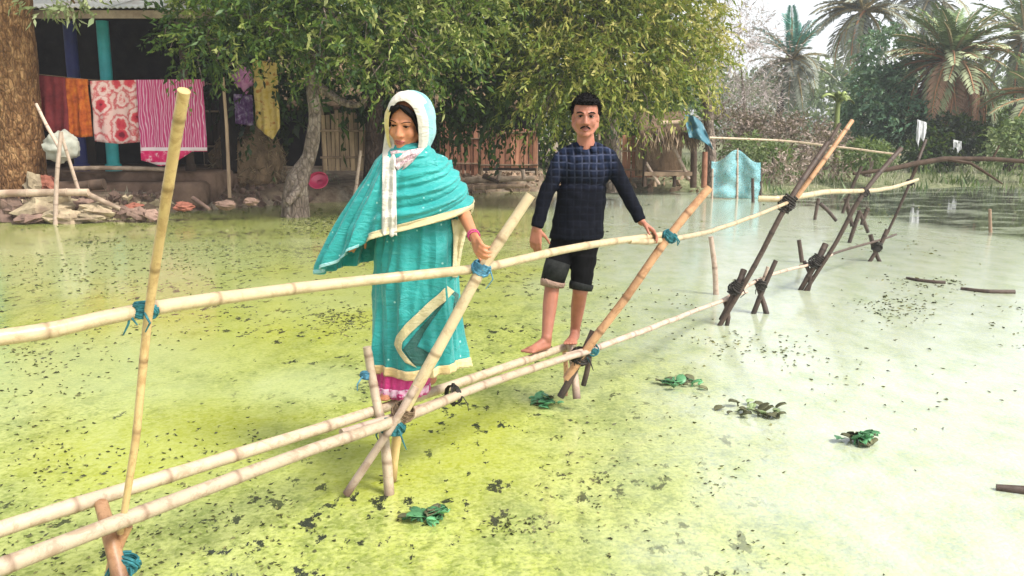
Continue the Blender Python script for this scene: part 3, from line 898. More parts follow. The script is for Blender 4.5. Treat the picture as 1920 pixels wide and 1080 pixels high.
solo(a, 'bowl', M['pink_plastic'], 'deep pink plastic bowl tipped on its side by the crooked trunk', 'bowl', q - Vector((0, 0, .2)))
a = MB(); q = P(116, 276, 18.0)
a.ball(q, (.33, .25, .3), None, 18, 24, 0, .35, 9)
solo(a, 'white_sack', M['sack'], 'lumpy off white sack hung by the thin poles right of the big trunk', 'sack', q - Vector((0, 0, .3)))

# ---- poles and logs on the left bank
def stick(label, pts_, r0, r1, mat, name='wooden_pole', cat='pole', grp=None, seed=0, kn=.5):
    loc = Vector(pts_[0])
    a = MB(); p_, r_, m_ = bamboo_path(pts_, r0, r1, kn, r0 * .3, seed); a.tube(p_, r_, 9, 0, m_)
    return solo(a, name, mat, label, cat, loc, grp)
GL = 'poles and logs at the left water edge'
stick('upright pale pole standing in the weed before the stone heap', [P(104, 428, 16.3), P(106, 340, 16.35), P(114, 246, 16.4)], .045, .035, M['bamboo_pink'], grp=GL, seed=2)
stick('slanting pole crossing behind the upright pale pole', [P(147, 356, 16.9), P(120, 268, 16.7), P(116, 250, 16.7)], .035, .03, M['bamboo_pink'], grp=GL, seed=3)
stick('crooked pole leaning out from the big trunk towards the sack', [P(68, 195, 17.6), P(88, 235, 17.4), P(112, 278, 17.2)], .03, .04, M['bamboo_pink'], grp=GL, seed=4)
stick('thick pale log lying level along the top of the stones', [P(-40, 364, 16.8), P(60, 362, 16.75), P(165, 360, 16.8)], .075, .07, M['wood_pale'], 'log', 'log', GL, 5)
stick('pale branch slanting from the log down to the weed', [P(160, 362, 16.9), P(190, 376, 16.8), P(226, 392, 16.7)], .06, .04, M['wood_pale'], 'branch', 'branch', GL, 6)
stick('short dark log end lying behind the level log', [P(150, 350, 17.3), P(196, 344, 17.3)], .1, .11, M['wood_dark'], 'log', 'log', GL, 7)
stick('small pink stick pointing down the muddy edge', [P(362, 372, 17.6), P(392, 392, 17.2)], .05, .035, M['stone_pink'], 'branch', 'branch', GL, 8)
stick('pale rail lying along the foot of the veranda', [P(136, 316, 18.9), P(230, 315, 18.9), P(315, 317, 18.9)], .05, .045, M['wood_pale'], 'log', 'log', GL, 9)
stick('thin upright post at the right foot of the slat screen', [P(664, 372, 18.6), P(672, 322, 18.6), P(676, 282, 18.6)], .04, .03, M['bamboo_pink'], seed=10)

# ---- stones heaped at the water
ST = [  # px, py, half width, half height (pixels), material, wording
 (18, 396, 30, 26, 'stone_pink', 'pinkish grey stone at the left edge of the heap'),
 (85, 392, 52, 24, 'stone_cream', 'largest cream stone of the heap, below the level log'),
 (122, 408, 38, 16, 'stone_cream', 'flat cream stone at the waterline right of the upright pole'),
 (60, 412, 34, 11, 'stone_pink', 'low brown stone at the waterline left of the upright pole'),
 (150, 384, 24, 12, 'stone_pink', 'brown stone under the right end of the level log'),
 (185, 396, 36, 15, 'stone_cream', 'grey green stone at the right end of the heap'),
 (168, 408, 26, 9, 'stone_cream', 'small white stone low at the waterline'),
 (232, 398, 22, 11, 'stone_pink', 'pinkish stone just right of the slanting branch'),
 (262, 402, 20, 12, 'stone_pink', 'red brown stone second right of the slanting branch'),
 (286, 404, 18, 9, 'stone_pink', 'pink stone beside the nearest bridge post'),
 (252, 388, 16, 8, 'brick_red', 'broken red brick on top of the pink stones'),
 (10, 372, 22, 12, 'stone_pink', 'rough stone under the left end of the level log'),
 (62, 352, 16, 24, 'stone_cream', 'upright pale stone at the foot of the big trunk'),
 (84, 345, 18, 18, 'brick_red', 'rust red lump beside the foot of the big trunk'),
 (345, 388, 18, 8, 'brick_red', 'dark red stone on the mud right of the bridge post'),
 (425, 384, 20, 8, 'stone_pink', 'brown stone on the mud below the straw heap'),
 (470, 378, 14, 7, 'stone_pink', 'small stone at the mud edge left of the crooked trunk')]
for i, (px, py, hw_, hh, mt, lb) in enumerate(ST):
    d = 17.4 - (py - 372) * .022
    q = P(px, py, d); s = d / FPX
    a = MB(); a.ball(q, (hw_ * s, hw_ * s * .7 + .05, hh * s), Matrix.Rotation(random.uniform(-.25, .25), 3, 'Y'), 9, 13, 0, .55, i + 3)
    solo(a, 'stone', M[mt], lb, 'stone', (q.x, q.y, q.z - hh * s), 'stones heaped at the left water edge', smooth=False)
# rubble strewn along the bank, too small to count
def rubble(name, N, pxr, dd, smin, smax, mat):
    a = MB()
    for _ in range(N):
        px = random.uniform(*pxr); x = P(px, 372, 17.5).x if pxr[1] < 700 else P(px, 350, 24).x
        y = float(shore(x)) + random.uniform(*dd)
        r = random.uniform(smin, smax)
        c = Vector((x, y, ground_z(x, y) + r * .25))
        ds = [Vector((random.gauss(0, 1), random.gauss(0, 1), random.gauss(0, .55))).normalized() * r * random.uniform(.6, 1.2) for _ in range(2)]
        u, w_ = ds[0], ds[0].cross(ds[1]).normalized() * r * random.uniform(.4, .8)
        t = Vector((0, 0, r * random.uniform(.3, .7)))
        a.add([c + u, c + w_, c - u, c - w_, c + t, c - t], [(0, 1, 4), (1, 2, 4), (2, 3, 4), (3, 0, 4), (1, 0, 5), (2, 1, 5), (3, 2, 5), (0, 3, 5)])
    return tag(a.build(name, mat, None, smooth=False), kind='stuff')
rubble('rubble', 900, (-200, 520), (-.1, 1.3), .03, .13, M['stone_pink'])
rubble('pale_rubble', 260, (-60, 300), (-.15, .9), .05, .16, M['stone_cream'])
rubble('bank_debris', 700, (700, 1320), (-.1, 2.2), .03, .16, M['wood'])
# driftwood and debris along the pale bank between the woman and the man
DB = [((872, 338), (1002, 334), .09, 'wood_pale', 'long pale plank lying along the bank below the red fence'),
      ((890, 352), (985, 349), .07, 'wood', 'dark plank lying lower on the bank below the red fence'),
      ((905, 330), (935, 342), .06, 'wood_dark', 'short dark stick lying across the pale plank'),
      ((938, 320), (934, 338), .06, 'bamboo_pink', 'short pale stump under the left of the red fence'),
      ((980, 318), (982, 336), .06, 'bamboo_pink', 'short pale stump under the right of the red fence')]
for i, (p0, p1, r, mt, lb) in enumerate(DB):
    stick(lb, [P(*p0, 24.0 - i * .15), P((p0[0] + p1[0]) / 2, (p0[1] + p1[1]) / 2 - 1, 24.0 - i * .15), P(*p1, 24.0 - i * .15)], r, r * .8, M[mt], 'driftwood', 'driftwood', 'driftwood on the pale bank', i)

# ---- shed with thatch and props, blue sheet over its right corner
SD = thing('thatched_shed', 'open lean-to shed with dark thatch and bamboo props at the water edge', 'shed', tuple(P(1262, 345, 24)))
d = 24.0
M['thatch'] = plain('thatch', (.17, .115, .075), .95, .5, 5, .9, 26, .06, .1, .15, (1, 1, .35))
pp = []
for j in range(13):
    for i in range(17):
        u, t = i / 16, j / 12
        x = P(1200 + 108 * u, 240, d).x
        y = d - .7 + 2.6 * t
        z0 = P(0, 252, d).z; z1 = P(0, 226, d).z
        pp.append((x, y, z0 + (z1 - z0) * t * 1.6 + .07 * mnoise.noise(Vector((i * .8, j * .8, 7))) - .2 * (1 - u) * (1 - t)))
a = MB(); a.grid(pp, 13, 17); RF = a.build('thatch_roof', M['thatch'], SD, solid=.14)
b = MB(); b.box((P(1240, 300, d).x, d + .5, P(0, 300, d).z), (1.25, .12, .9)); b.build('back_panel', M['straw'], SD)
b = MB(); b.box((P(1248, 322, d).x, d - .05, P(0, 324, d).z), (1.3, 1.0, .1)); b.build('platform', M['wood'], SD)
for i, (p0, p1, r, mt) in enumerate([((1236, 346), (1208, 300), .045, 'bamboo_pink'), ((1300, 352), (1302, 238), .09, 'wood_dark'), ((1292, 336), (1250, 248), .05, 'bamboo_pink'),
        ((1208, 350), (1210, 262), .06, 'wood_dark'), ((1264, 350), (1266, 322), .05, 'wood_dark'), ((1228, 350), (1230, 322), .05, 'wood'), ((1320, 352), (1322, 285), .08, 'mud_red')]):
    culm('prop', [P(*p0, d - .5), P(*p1, d - .45 + .01 * i)], r, r * .9, M[mt], SD, .4, i, 9)
b = MB(); q0, q1 = P(1234, 231, d - .6), P(1300, 229, d - .6); b.tube([q0, q1], .06, 8); b.build('ridge_pole', M['wood_pale'], SD)
# thatch straws
kk = 900
tx = rng.uniform(P(1200, 0, d).x, P(1308, 0, d).x, kk)
M['thatch_stalk'] = leafmat('thatch_stalk', [(0, (.06, .04, .025)), (.5, (.2, .13, .08)), (1, (.36, .26, .16))], .1)
ln = rng.uniform(.2, .5, kk)
tag(leaves('thatch_fringe', np.stack([tx, rng.uniform(d - .78, d - .6, kk), P(0, 250, d).z + rng.uniform(-.12, .2, kk)], 1), np.stack([rng.normal(0, .25, kk), rng.normal(-.25, .15, kk), -np.ones(kk)], 1), ln, .03, rng.random(kk), M['thatch_stalk'], SD), kind='stuff')
# blue sheet draped over the corner
pp = []
for i in range(24):
    for j in range(20):
        u, t = i / 23, j / 19
        px = 1282 + 10 * t + (36 + 10 * t) * u; py = 216 + 42 * t - 8 * u * (1 - t) + 24 * u * u
        q = P(px, py, d - .75 - .25 * t + .1 * math.sin(u * 9) + .12 * mnoise.noise(Vector((u * 3, t * 3, 1))))
        pp.append(tuple(q))
a = MB(); a.grid(pp, 24, 20)
solo(a, 'blue_sheet', M['cyan_sheet'], 'blue plastic sheet draped over the right corner of the thatched shed', 'sheet', P(1305, 274, d - .9), solid=.008)
# pale cyan fishing net stretched at the water edge
NE = thing('fishing_net', 'pale cyan net stretched on stakes at the water edge right of the shed', 'net', tuple(P(1380, 368, 22.4)))
n = NT('net_cyan'); v = n.coord('Object')
ck = n.n('ShaderNodeTexVoronoi'); ck.inputs['Scale'].default_value = 26; n.l(v, ck.inputs['Vector'])
f = n.noise(v, 2.2, 4, .6)
pr = n.bsdf(n.ramp(f, [(.3, (.14, .38, .42)), (.55, (.26, .5, .53)), (.7, (.42, .6, .6))]), .7)
tr = n.n('ShaderNodeBsdfTransparent'); mx = n.n('ShaderNodeMixShader')
n.l(n.ramp(ck.outputs['Distance'], [(.35, .4), (.6, .66)]), mx.inputs[0]); n.l(tr.outputs[0], mx.inputs[1]); n.l(pr, mx.inputs[2])
M['net'] = n.done(mx.outputs[0])
pp = []
for i in range(30):
    for j in range(18):
        u, t = i / 29, j / 17
        px = 1334 + 92 * u
        top = 306 - 20 * math.exp(-((u - .5) / .38) ** 2) + 5 * math.sin(u * 9)
        pp.append(tuple(P(px, top + (370 - top + 3 * u) * t, 22.4 + .07 * math.sin(u * 12 + t) + .12 * mnoise.noise(Vector((u * 4, t * 4, 3))))))
a = MB(); a.grid(pp, 30, 18); a.build('net_mesh', M['net'], NE, solid=.01)
for i, (px, py) in enumerate([(1335, 316), (1382, 278), (1426, 316)]):
    culm('stake', [P(px, 374, 22.4), P(px + 1, py, 22.42)], .03, .025, M['bamboo_dark' if i == 2 else 'bamboo_pink'], NE, .3, i, 8)

# ---- stakes and driftwood in the pond
GS = 'lone stakes in the pond'
q = G(1344, 552)
stick('pinkish stake standing in the pond behind the man\'s bridge post', [q + Vector((0, 0, -.1)), P(1340, 500, q.y), P(1333, 444, q.y)], .032, .026, M['bamboo_pink'], 'bamboo_stake', 'stake', GS, 3, .25)
q = G(1504, 492)
stick('short dark stake sticking up left of the second dark bridge post', [q, P(1498, 450, q.y)], .03, .028, M['bamboo_dark'], 'bamboo_stake', 'stake', GS, 4)
q = G(1857, 436)
stick('thin grey stake in the weedy edge of the right bank', [q, P(1856, 392, q.y)], .03, .025, M['wood'], 'bamboo_stake', 'stake', GS, 5)
q = G(1412, 380)
stick('dark stake at the water edge right of the cyan net', [q, P(1411, 334, q.y)], .04, .035, M['bamboo_dark'], 'bamboo_stake', 'stake', GS, 6)
for i, (p0, p1, r, lb) in enumerate([((1700, 521), (1772, 530), .025, 'thin dark twig floating on the pale pond, left of the two'), ((1802, 541), (1902, 548), .03, 'thin dark twig floating on the pale pond, right of the two'),
        ((1868, 914), (1960, 920), .028, 'wet dark stick floating at the right edge of the pond')]):
    stick(lb, [G(*p0, .012), G((p0[0] + p1[0]) / 2, (p0[1] + p1[1]) / 2 + 2, .016), G(*p1, .012)], r * .6, r, M['bamboo_dark'], 'floating_stick', 'stick', 'sticks floating on the pond', i, .2)
# ---- right bank: white cloths on the shrubs, fallen branch
hang('long white cloth hung on the dark shrub beside the big date palm', 'hanging_cloth', (1722, 1740), (224, 230), (262, 278, 256, 268, 250), 33.2, M['white_cloth'], 3)
hang('small white cloth hung on the dark shrub under the big date palm', 'hanging_cloth', (1793, 1808), (262, 265), (286, 276, 290, 280), 33.2, M['white_cloth'], 6)
a = MB()
br = [P(1600, 326, 11.2), P(1665, 318, 11.4), P(1720, 306, 11.7), P(1770, 298, 12), P(1860, 298, 12.2), P(1960, 306, 12.3)]
a.tube(br, [.018, .03, .036, .036, .032, .028], 8)
a.tube([br[3], P(1820, 306, 12), P(1850, 325, 11.9), P(1880, 345, 11.9)], [.024, .022, .018, .01], 7)
a.tube([br[4], P(1868, 285, 12.2), P(1874, 272, 12.2)], [.018, .014, .01], 7)
a.tube([br[2], P(1716, 320, 11.7), P(1706, 342, 11.66)], [.022, .02, .018], 7)
solo(a, 'bare_branch', M['wood_dark'], 'crooked dark bare branch tied across the last bridge post', 'branch', br[0])
# ================================================================== TREES, PALMS AND PLANTS
def barkmat(name, c, c2, sc=7):
    n = NT(name)
    v = n.coord('Object', (1, 1, .5))
    f = n.noise(v, sc, 6, .7, .6)
    vo = n.vor(n.coord('Object', (1, 1, .45)), sc * 1.6, 'DISTANCE_TO_EDGE')
    col = n.ramp(f, [(.3, tuple(x * .35 for x in c)), (.5, c), (.68, c2)])
    h = n.math('ADD', f, n.math('MULTIPLY', n.ramp(vo.outputs['Distance'], [(0, 0.0), (.25, 1.0)]), .5))
    col = n.mix(n.ramp(vo.outputs['Distance'], [(0, .6), (.12, 0.0)]), col, tuple(x * .25 for x in c))
    return n.done(n.bsdf(col, .95, n.bump(h, .9, .05), .15))
M['bark_brown'] = barkmat('bark_brown', (.17, .085, .035), (.4, .24, .11), 9)
M['bark_grey'] = barkmat('bark_grey', (.2, .155, .12), (.36, .3, .25))
M['bark_dark'] = barkmat('bark_dark', (.06, .04, .03), (.11, .075, .06))
M['leaf_dark'] = leafmat('leaf_dark', [(0, (.008, .02, .006)), (.3, (.028, .07, .014)), (.55, (.075, .14, .022)), (.8, (.17, .22, .04)), (1, (.32, .34, .11))], .3)
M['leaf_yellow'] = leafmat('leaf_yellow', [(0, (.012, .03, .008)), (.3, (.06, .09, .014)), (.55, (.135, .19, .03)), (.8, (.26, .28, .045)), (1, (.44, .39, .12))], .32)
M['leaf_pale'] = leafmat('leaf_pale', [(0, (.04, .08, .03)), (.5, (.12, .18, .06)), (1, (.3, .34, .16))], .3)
M['leaf_blue'] = leafmat('leaf_blue', [(0, (.03, .08, .05)), (.4, (.1, .2, .11)), (1, (.26, .36, .2))], .25)
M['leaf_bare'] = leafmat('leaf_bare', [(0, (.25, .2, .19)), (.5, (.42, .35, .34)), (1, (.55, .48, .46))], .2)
M['leaf_dry'] = leafmat('leaf_dry', [(0, (.09, .06, .05)), (.5, (.22, .16, .13)), (1, (.38, .3, .25))], .2)
M['core_dark'] = plain('core_dark', (.012, .022, .008), 1, .4, 2, .3, 6, .1, 0, 0)

def trunk(name, ctrl, radii, mat, parent, n=18, rough=.12, seed=0):
    ctrl = [Vector(c) for c in ctrl]
    a = MB(); pts_, rad = [], []
    K = 10
    for i in range(len(ctrl) - 1):
        p0 = ctrl[max(i - 1, 0)]; p1 = ctrl[i]; p2 = ctrl[i + 1]; p3 = ctrl[min(i + 2, len(ctrl) - 1)]
        for k in range(K + (1 if i == len(ctrl) - 2 else 0)):
            t = k / K
            pts_.append(.5 * ((2 * p1) + (p2 - p0) * t + (2 * p0 - 5 * p1 + 4 * p2 - p3) * t * t + (3 * p1 - p0 - 3 * p2 + p3) * t ** 3))
            rad.append(radii[i] + (radii[i + 1] - radii[i]) * t)
    a.tube(pts_, rad, n)
    vv = []
    for i, v in enumerate(a.v):
        c = pts_[min(i // n, len(pts_) - 1)]; dv = Vector(v) - c
        k = 1 + rough * mnoise.noise(Vector(v) * 1.6 + Vector((seed, 0, 0))) + rough * .7 * mnoise.noise(Vector((v[0] * 6, v[1] * 6, v[2] * 2.2 + seed)))
        vv.append(tuple(c + dv * k))
    a.v = vv
    return a.build(name, mat, parent)

def lobes_px(rows):                     # px, py, Y, half width px, half height px, depth m, tint
    out = []
    for px, py, Y, hw_, hh, ry, tint in rows:
        s = Y / FPX
        out.append((P(px, py, Y), (hw_ * s, ry, hh * s), tint))
    return out

# ---- big rough trunk at the left edge, its crown above the frame
T1 = thing('big_tree', 'massive rough brown tree trunk at the left edge of the bank', 'tree', tuple(P(38, 365, 18.3)))
q = P(38, 372, 18.3)
trunk('trunk', [q - Vector((0, 0, .4)), q + Vector((.0, 0, .25)), P(35, 250, 18.3), P(24, 120, 18.3), P(15, 0, 18.3), P(10, -160, 18.3)], [.78, .6, .47, .43, .42, .34], M['bark_brown'], T1, 28, .1, 1)
for i, (px, py, dy) in enumerate([(-170, -330, 1), (90, -360, -1.2), (170, -260, .8), (-60, -420, 0)]):
    trunk('limb', [P(10, -130, 18.3), P((10 + px) / 2 + 8, (py - 130) / 2, 18.3 + dy * .4), P(px, py, 18.3 + dy)], [.24, .16, .06], M['bark_brown'], T1, 10, .1, i)
lb = lobes_px([(-160, -330, 18.5, 220, 170, 2.4, .45), (60, -350, 17.6, 220, 160, 2.2, .5), (180, -230, 18.2, 130, 120, 1.4, .55), (-40, -520, 18.5, 260, 150, 2.4, .5), (-300, -180, 18.5, 150, 160, 2, .4)])
pt, dr_, L_, W_, ti = sprays(lb, 1500, 12, .9, .5, .17, .075)
tag(leaves('crown', pt, dr_, L_, W_, ti, M['leaf_dark'], T1), kind='stuff')
lb = lobes_px([(112, -4, 17.6, 46, 26, .4, .95), (150, 8, 17.6, 34, 22, .3, .95), (75, 0, 17.5, 24, 20, .3, .9)])
pt, dr_, L_, W_, ti = sprays(lb, 46, 8, .4, .5, .15, .06)
tag(leaves('hanging_spray', pt, dr_, L_, W_, ti, M['leaf_pale'], T1), kind='stuff')
trunk('twig', [P(20, -90, 18.2), P(80, -50, 17.8), P(140, 5, 17.6)], [.06, .04, .015], M['bark_brown'], T1, 8, .1, 3)

# ---- crooked pale trunk with the broad dark green crown
T2 = thing('broad_tree', 'crooked pale trunk carrying the broad dark green crown behind the woman', 'tree', tuple(P(556, 372, 17.8)))
q = P(552, 378, 17.8)
trunk('trunk', [q - Vector((0, 0, .3)), P(556, 345, 17.8), P(580, 290, 17.9), P(590, 220, 18), P(588, 150, 18.1), P(610, 60, 18.3), P(620, -80, 18.6), P(610, -260, 18.8)], [.3, .22, .15, .13, .14, .15, .13, .06], M['bark_grey'], T2, 16, .16, 5)
trunk('root', [P(575, 300, 17.85), P(562, 350, 17.6), P(538, 382, 17.4)], [.09, .1, .07], M['bark_grey'], T2, 10, .15, 6)
trunk('limb', [P(588, 155, 18.1), P(640, 190, 18), P(672, 196, 17.9), P(690, 180, 17.8)], [.09, .075, .06, .03], M['bark_grey'], T2, 10, .15, 7)
for i, (a0, a1, a2) in enumerate([((600, 90), (500, 40), (400, 20)), ((612, 50), (720, 0), (840, -30)), ((618, -60), (480, -150), (380, -190)), ((618, -80), (760, -190), (880, -220)), ((606, 70), (690, 80), (780, 130))]):
    trunk('limb', [P(*a0, 18.3), P(*a1, 18.3 + .4 * (i % 2)), P(*a2, 18 + .5 * i)], [.1, .07, .025], M['bark_grey'], T2, 9, .12, 10 + i)
rows = [(372, 55, 17.4, 52, 62, .8, .48), (430, 20, 17.2, 80, 60, 1.0, .42), (410, 82, 17.3, 66, 36, .8, .52), (505, 48, 17.0, 80, 48, 1.0, .47),
        (585, 88, 17.0, 56, 40, .8, .45), (620, 40, 16.9, 90, 60, 1.0, .55), (655, 95, 16.8, 80, 46, .9, .5), (700, 118, 16.9, 62, 36, .8, .48),
        (745, 60, 16.9, 85, 62, 1.0, .66), (790, 130, 17.0, 55, 50, .8, .55), (835, 30, 17.2, 75, 60, .9, .74), (850, 70, 17.5, 40, 30, .6, .6), (690, 20, 17.0, 85, 50, 1, .62), (905, 25, 17.8, 50, 60, .8, .7), (560, 20, 17.1, 70, 40, .8, .4),
        (480, -70, 17.8, 170, 80, 1.8, .5), (700, -80, 17.6, 190, 90, 1.9, .6), (620, -230, 18.2, 250, 110, 2.2, .55), (880, -90, 18, 110, 90, 1.6, .6), (400, -150, 18.5, 130, 110, 1.6, .45), (760, -330, 18.6, 200, 90, 2, .55)]
lb = lobes_px(rows)
pt, dr_, L_, W_, ti = sprays(lb, 3300, 14, .62, .45, .125, .05, jit=.75, down=.22, tint_sd=.26)
tag(leaves('crown', pt, dr_, L_, W_, ti, M['leaf_dark'], T2), kind='stuff')

def twigs(T, lobes, nn, mat, r=.016, droop=.25):
    a = MB()
    for _ in range(nn):
        c, rr, _t = random.choice(lobes)
        u = Vector((random.gauss(0, 1), random.gauss(0, 1) - .4, random.gauss(0, 1))).normalized()
        p0 = Vector(c) + Vector((random.uniform(-.3, .3), .2, random.uniform(-.2, .2)))
        p3 = Vector(c) + Vector((u.x * rr[0], u.y * rr[1], u.z * rr[2])) * 1.05 - Vector((0, 0, droop))
        m1 = p0.lerp(p3, .4) + Vector((random.uniform(-.15, .15), random.uniform(-.15, .15), .18)); m2 = p0.lerp(p3, .75) + Vector((random.uniform(-.1, .1), -.05, .1))
        a.tube([p0, m1, m2, p3], [r * 1.6, r, r * .7, r * .3], 5)
    tag(a.build('twigs', mat, T), kind='stuff')
twigs(T2, lobes_px(rows), 110, M['bark_grey'])

# ---- dark upright trunk behind the woman, crown of the middle
T3 = thing('dark_tree', 'dark straight trunk just left of the woman holding the dense shadowy crown', 'tree', tuple(P(700, 330, 21)))
q = P(700, 330, 21)
trunk('trunk', [q - Vector((0, 0, .3)), P(702, 250, 21), P(706, 150, 21), P(720, 0, 21), P(730, -200, 21)], [.24, .19, .18, .17, .1], M['bark_dark'], T3, 14, .12, 8)
lb = lobes_px([(500, 130, 21.5, 120, 90, 1.2, .12), (640, 120, 22, 110, 90, 1.4, .1), (800, 140, 21.5, 110, 100, 1.2, .12), (900, 130, 21.5, 90, 90, 1.2, .15), (960, 30, 21, 80, 110, 1.2, .2),
                (720, -80, 22, 330, 160, 2.4, .3), (700, -320, 22, 330, 140, 2.6, .4), (430, 30, 22, 100, 120, 1.4, .15), (880, -300, 22.5, 260, 150, 2.5, .4), (1000, 190, 22.5, 90, 50, .9, .18)])
pt, dr_, L_, W_, ti = sprays(lb, 3200, 12, .9, .5, .2, .1)
tag(leaves('crown', pt, dr_, L_, W_, ti, M['leaf_dark'], T3), kind='stuff')
for i, (px, py) in enumerate([(520, -150), (880, -180), (930, 40), (560, 60)]):
    trunk('limb', [P(712, 60 - 30 * i, 21), P((712 + px) / 2, (py + 20) / 2, 21.2), P(px, py, 21.6)], [.11, .08, .03], M['bark_dark'], T3, 9, .1, 30 + i)

# ---- yellow green weeping tree behind the man
T4 = thing('weeping_tree', 'yellow green tree with drooping sprays behind the man, its foliage almost down to his head', 'tree', tuple(P(1150, 330, 22)))
q = P(1150, 335, 22)
trunk('trunk', [q - Vector((0, 0, .3)), P(1146, 250, 21.8), P(1135, 140, 21.5), P(1130, 0, 21.3), P(1140, -220, 21.3)], [.26, .2, .18, .16, .08], M['bark_grey'], T4, 14, .12, 9)
trunk('limb', [P(1335, 352, 24), P(1330, 250, 24), P(1318, 160, 23.5), P(1250, 40, 22.5)], [.16, .14, .12, .06], M['bark_grey'], T4, 12, .12, 19)
for i, (px, py) in enumerate([(1000, 20), (1260, 10), (1020, -180), (1280, -160), (1080, 90)]):
    trunk('limb', [P(1134, 110 - 40 * i, 21.5), P((1134 + px) / 2, (py + 40 - 20 * i) / 2, 21), P(px, py, 20.6)], [.1, .07, .025], M['bark_grey'], T4, 9, .1, 40 + i)
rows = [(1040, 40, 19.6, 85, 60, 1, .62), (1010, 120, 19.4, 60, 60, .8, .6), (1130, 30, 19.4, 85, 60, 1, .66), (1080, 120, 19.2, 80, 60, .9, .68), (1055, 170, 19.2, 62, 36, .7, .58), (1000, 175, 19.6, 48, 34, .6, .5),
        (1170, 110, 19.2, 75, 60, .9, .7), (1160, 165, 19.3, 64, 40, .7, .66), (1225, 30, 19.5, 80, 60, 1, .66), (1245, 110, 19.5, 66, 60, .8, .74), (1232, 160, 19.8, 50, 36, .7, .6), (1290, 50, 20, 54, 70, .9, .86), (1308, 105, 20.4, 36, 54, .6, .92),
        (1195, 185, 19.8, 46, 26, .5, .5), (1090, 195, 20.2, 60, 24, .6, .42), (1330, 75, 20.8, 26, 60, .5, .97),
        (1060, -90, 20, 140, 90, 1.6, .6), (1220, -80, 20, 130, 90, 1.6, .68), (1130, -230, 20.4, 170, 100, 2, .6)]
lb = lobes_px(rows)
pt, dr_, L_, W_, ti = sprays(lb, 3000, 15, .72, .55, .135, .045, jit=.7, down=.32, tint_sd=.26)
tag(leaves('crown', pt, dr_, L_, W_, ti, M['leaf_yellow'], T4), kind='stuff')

twigs(T4, lobes_px(rows), 110, M['bark_grey'], .014, .4)
# ---- trees massed behind the houses
def bush(name, label, cat, rows, mat, ns, k, ln_, droop, L, W, base, grp=None, stem=True, sd=.15):
    T = thing(name, label, cat, tuple(base), grp)
    lb = lobes_px(rows)
    if stem:
        c = lb[0][0]
        trunk('trunk', [Vector(base) - Vector((0, 0, .2)), Vector(base).lerp(c, .5) + Vector((.1, 0, 0)), c], [.12 + .02 * stem, .09, .04], M['bark_grey'], T, 9, .12, len(label))
    pt, dr_, L_, W_, ti = sprays(lb, ns, k, ln_, droop, L, W, tint_sd=sd)
    tag(leaves('crown', pt, dr_, L_, W_, ti, mat, T), kind='stuff')
    return T
GB = 'trees massed behind the houses'
bush('background_tree', 'dark tree behind the left house, above its tin roof', 'tree', [(120, 40, 30, 260, 170, 3, .35), (-150, 0, 30, 260, 200, 3, .35), (100, -240, 30, 320, 170, 3, .45)], M['leaf_dark'], 1500, 10, 1.4, .4, .3, .16, P(120, 300, 30), GB, 4)
bush('background_tree', 'dark tree behind the low brown house in the middle', 'tree', [(640, 60, 34, 260, 190, 3, .25), (860, 80, 34, 220, 190, 3, .25), (640, -200, 34, 330, 190, 3, .4), (900, -220, 34, 260, 190, 3, .4)], M['leaf_dark'], 1900, 10, 1.5, .4, .32, .17, P(760, 290, 34), GB, 4)
bush('background_tree', 'dark leafy tree behind the weeping tree and the thatched shed', 'tree', [(1080, 120, 30, 170, 130, 2, .3), (1180, 170, 30, 110, 100, 1.8, .35), (1120, -90, 30, 200, 150, 2.4, .45), (980, 220, 30, 120, 60, 1.5, .2)], M['leaf_dark'], 1500, 10, 1.3, .4, .28, .14, P(1100, 300, 30), GB, 4)

# ---- pale hazy growth on the right
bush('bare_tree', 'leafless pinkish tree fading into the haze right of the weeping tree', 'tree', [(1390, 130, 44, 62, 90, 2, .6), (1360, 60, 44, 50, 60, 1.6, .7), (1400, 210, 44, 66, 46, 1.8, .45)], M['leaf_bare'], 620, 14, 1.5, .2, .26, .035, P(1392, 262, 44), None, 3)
bush('dry_bush', 'dry brown bush on the bank above the cyan net', 'bush', [(1370, 240, 32, 60, 28, 1.2, .4), (1440, 250, 32, 50, 24, 1.2, .5)], M['leaf_dry'], 420, 9, .6, .2, .14, .06, P(1390, 284, 32), None, 1)
bush('green_bush', 'low green bush right of the cyan net on the far bank', 'bush', [(1450, 296, 28, 36, 22, .8, .5), (1400, 276, 28, 28, 16, .8, .6)], M['leaf_pale'], 260, 9, .4, .2, .12, .06, P(1440, 320, 28), None, 1)
bush('green_bush', 'tan and green scrub behind the bundled bridge posts', 'bush', [(1500, 262, 30, 50, 34, 1.2, .55), (1560, 290, 28, 50, 30, 1, .6), (1480, 320, 26, 36, 18, .8, .8)], M['leaf_dry'], 520, 9, .5, .2, .12, .06, P(1520, 330, 29), None, 1)
bush('green_bush', 'bright green bush low behind the second dark bridge post', 'bush', [(1625, 290, 26, 34, 18, .7, .45)], M['leaf_pale'], 200, 9, .35, .2, .11, .06, P(1625, 318, 26), None, 1)
bush('leafy_tree', 'bluish green leafy tree left of the big date palm', 'tree', [(1660, 110, 38, 40, 50, 1.2, .5), (1645, 180, 37, 48, 46, 1.2, .4), (1690, 225, 36, 50, 36, 1.1, .25), (1620, 230, 38, 40, 30, 1, .35)], M['leaf_blue'], 800, 10, .8, .4, .2, .1, P(1660, 292, 37), None, 2)
bush('dark_bush', 'dark green shrub at the right foot of the big date palm', 'bush', [(1850, 235, 37, 34, 40, 1, .3), (1820, 210, 37.5, 26, 40, 1, .35), (1705, 250, 36, 26, 26, .8, .2)], M['leaf_dark'], 420, 10, .7, .4, .18, .09, P(1840, 290, 37), None, 1)
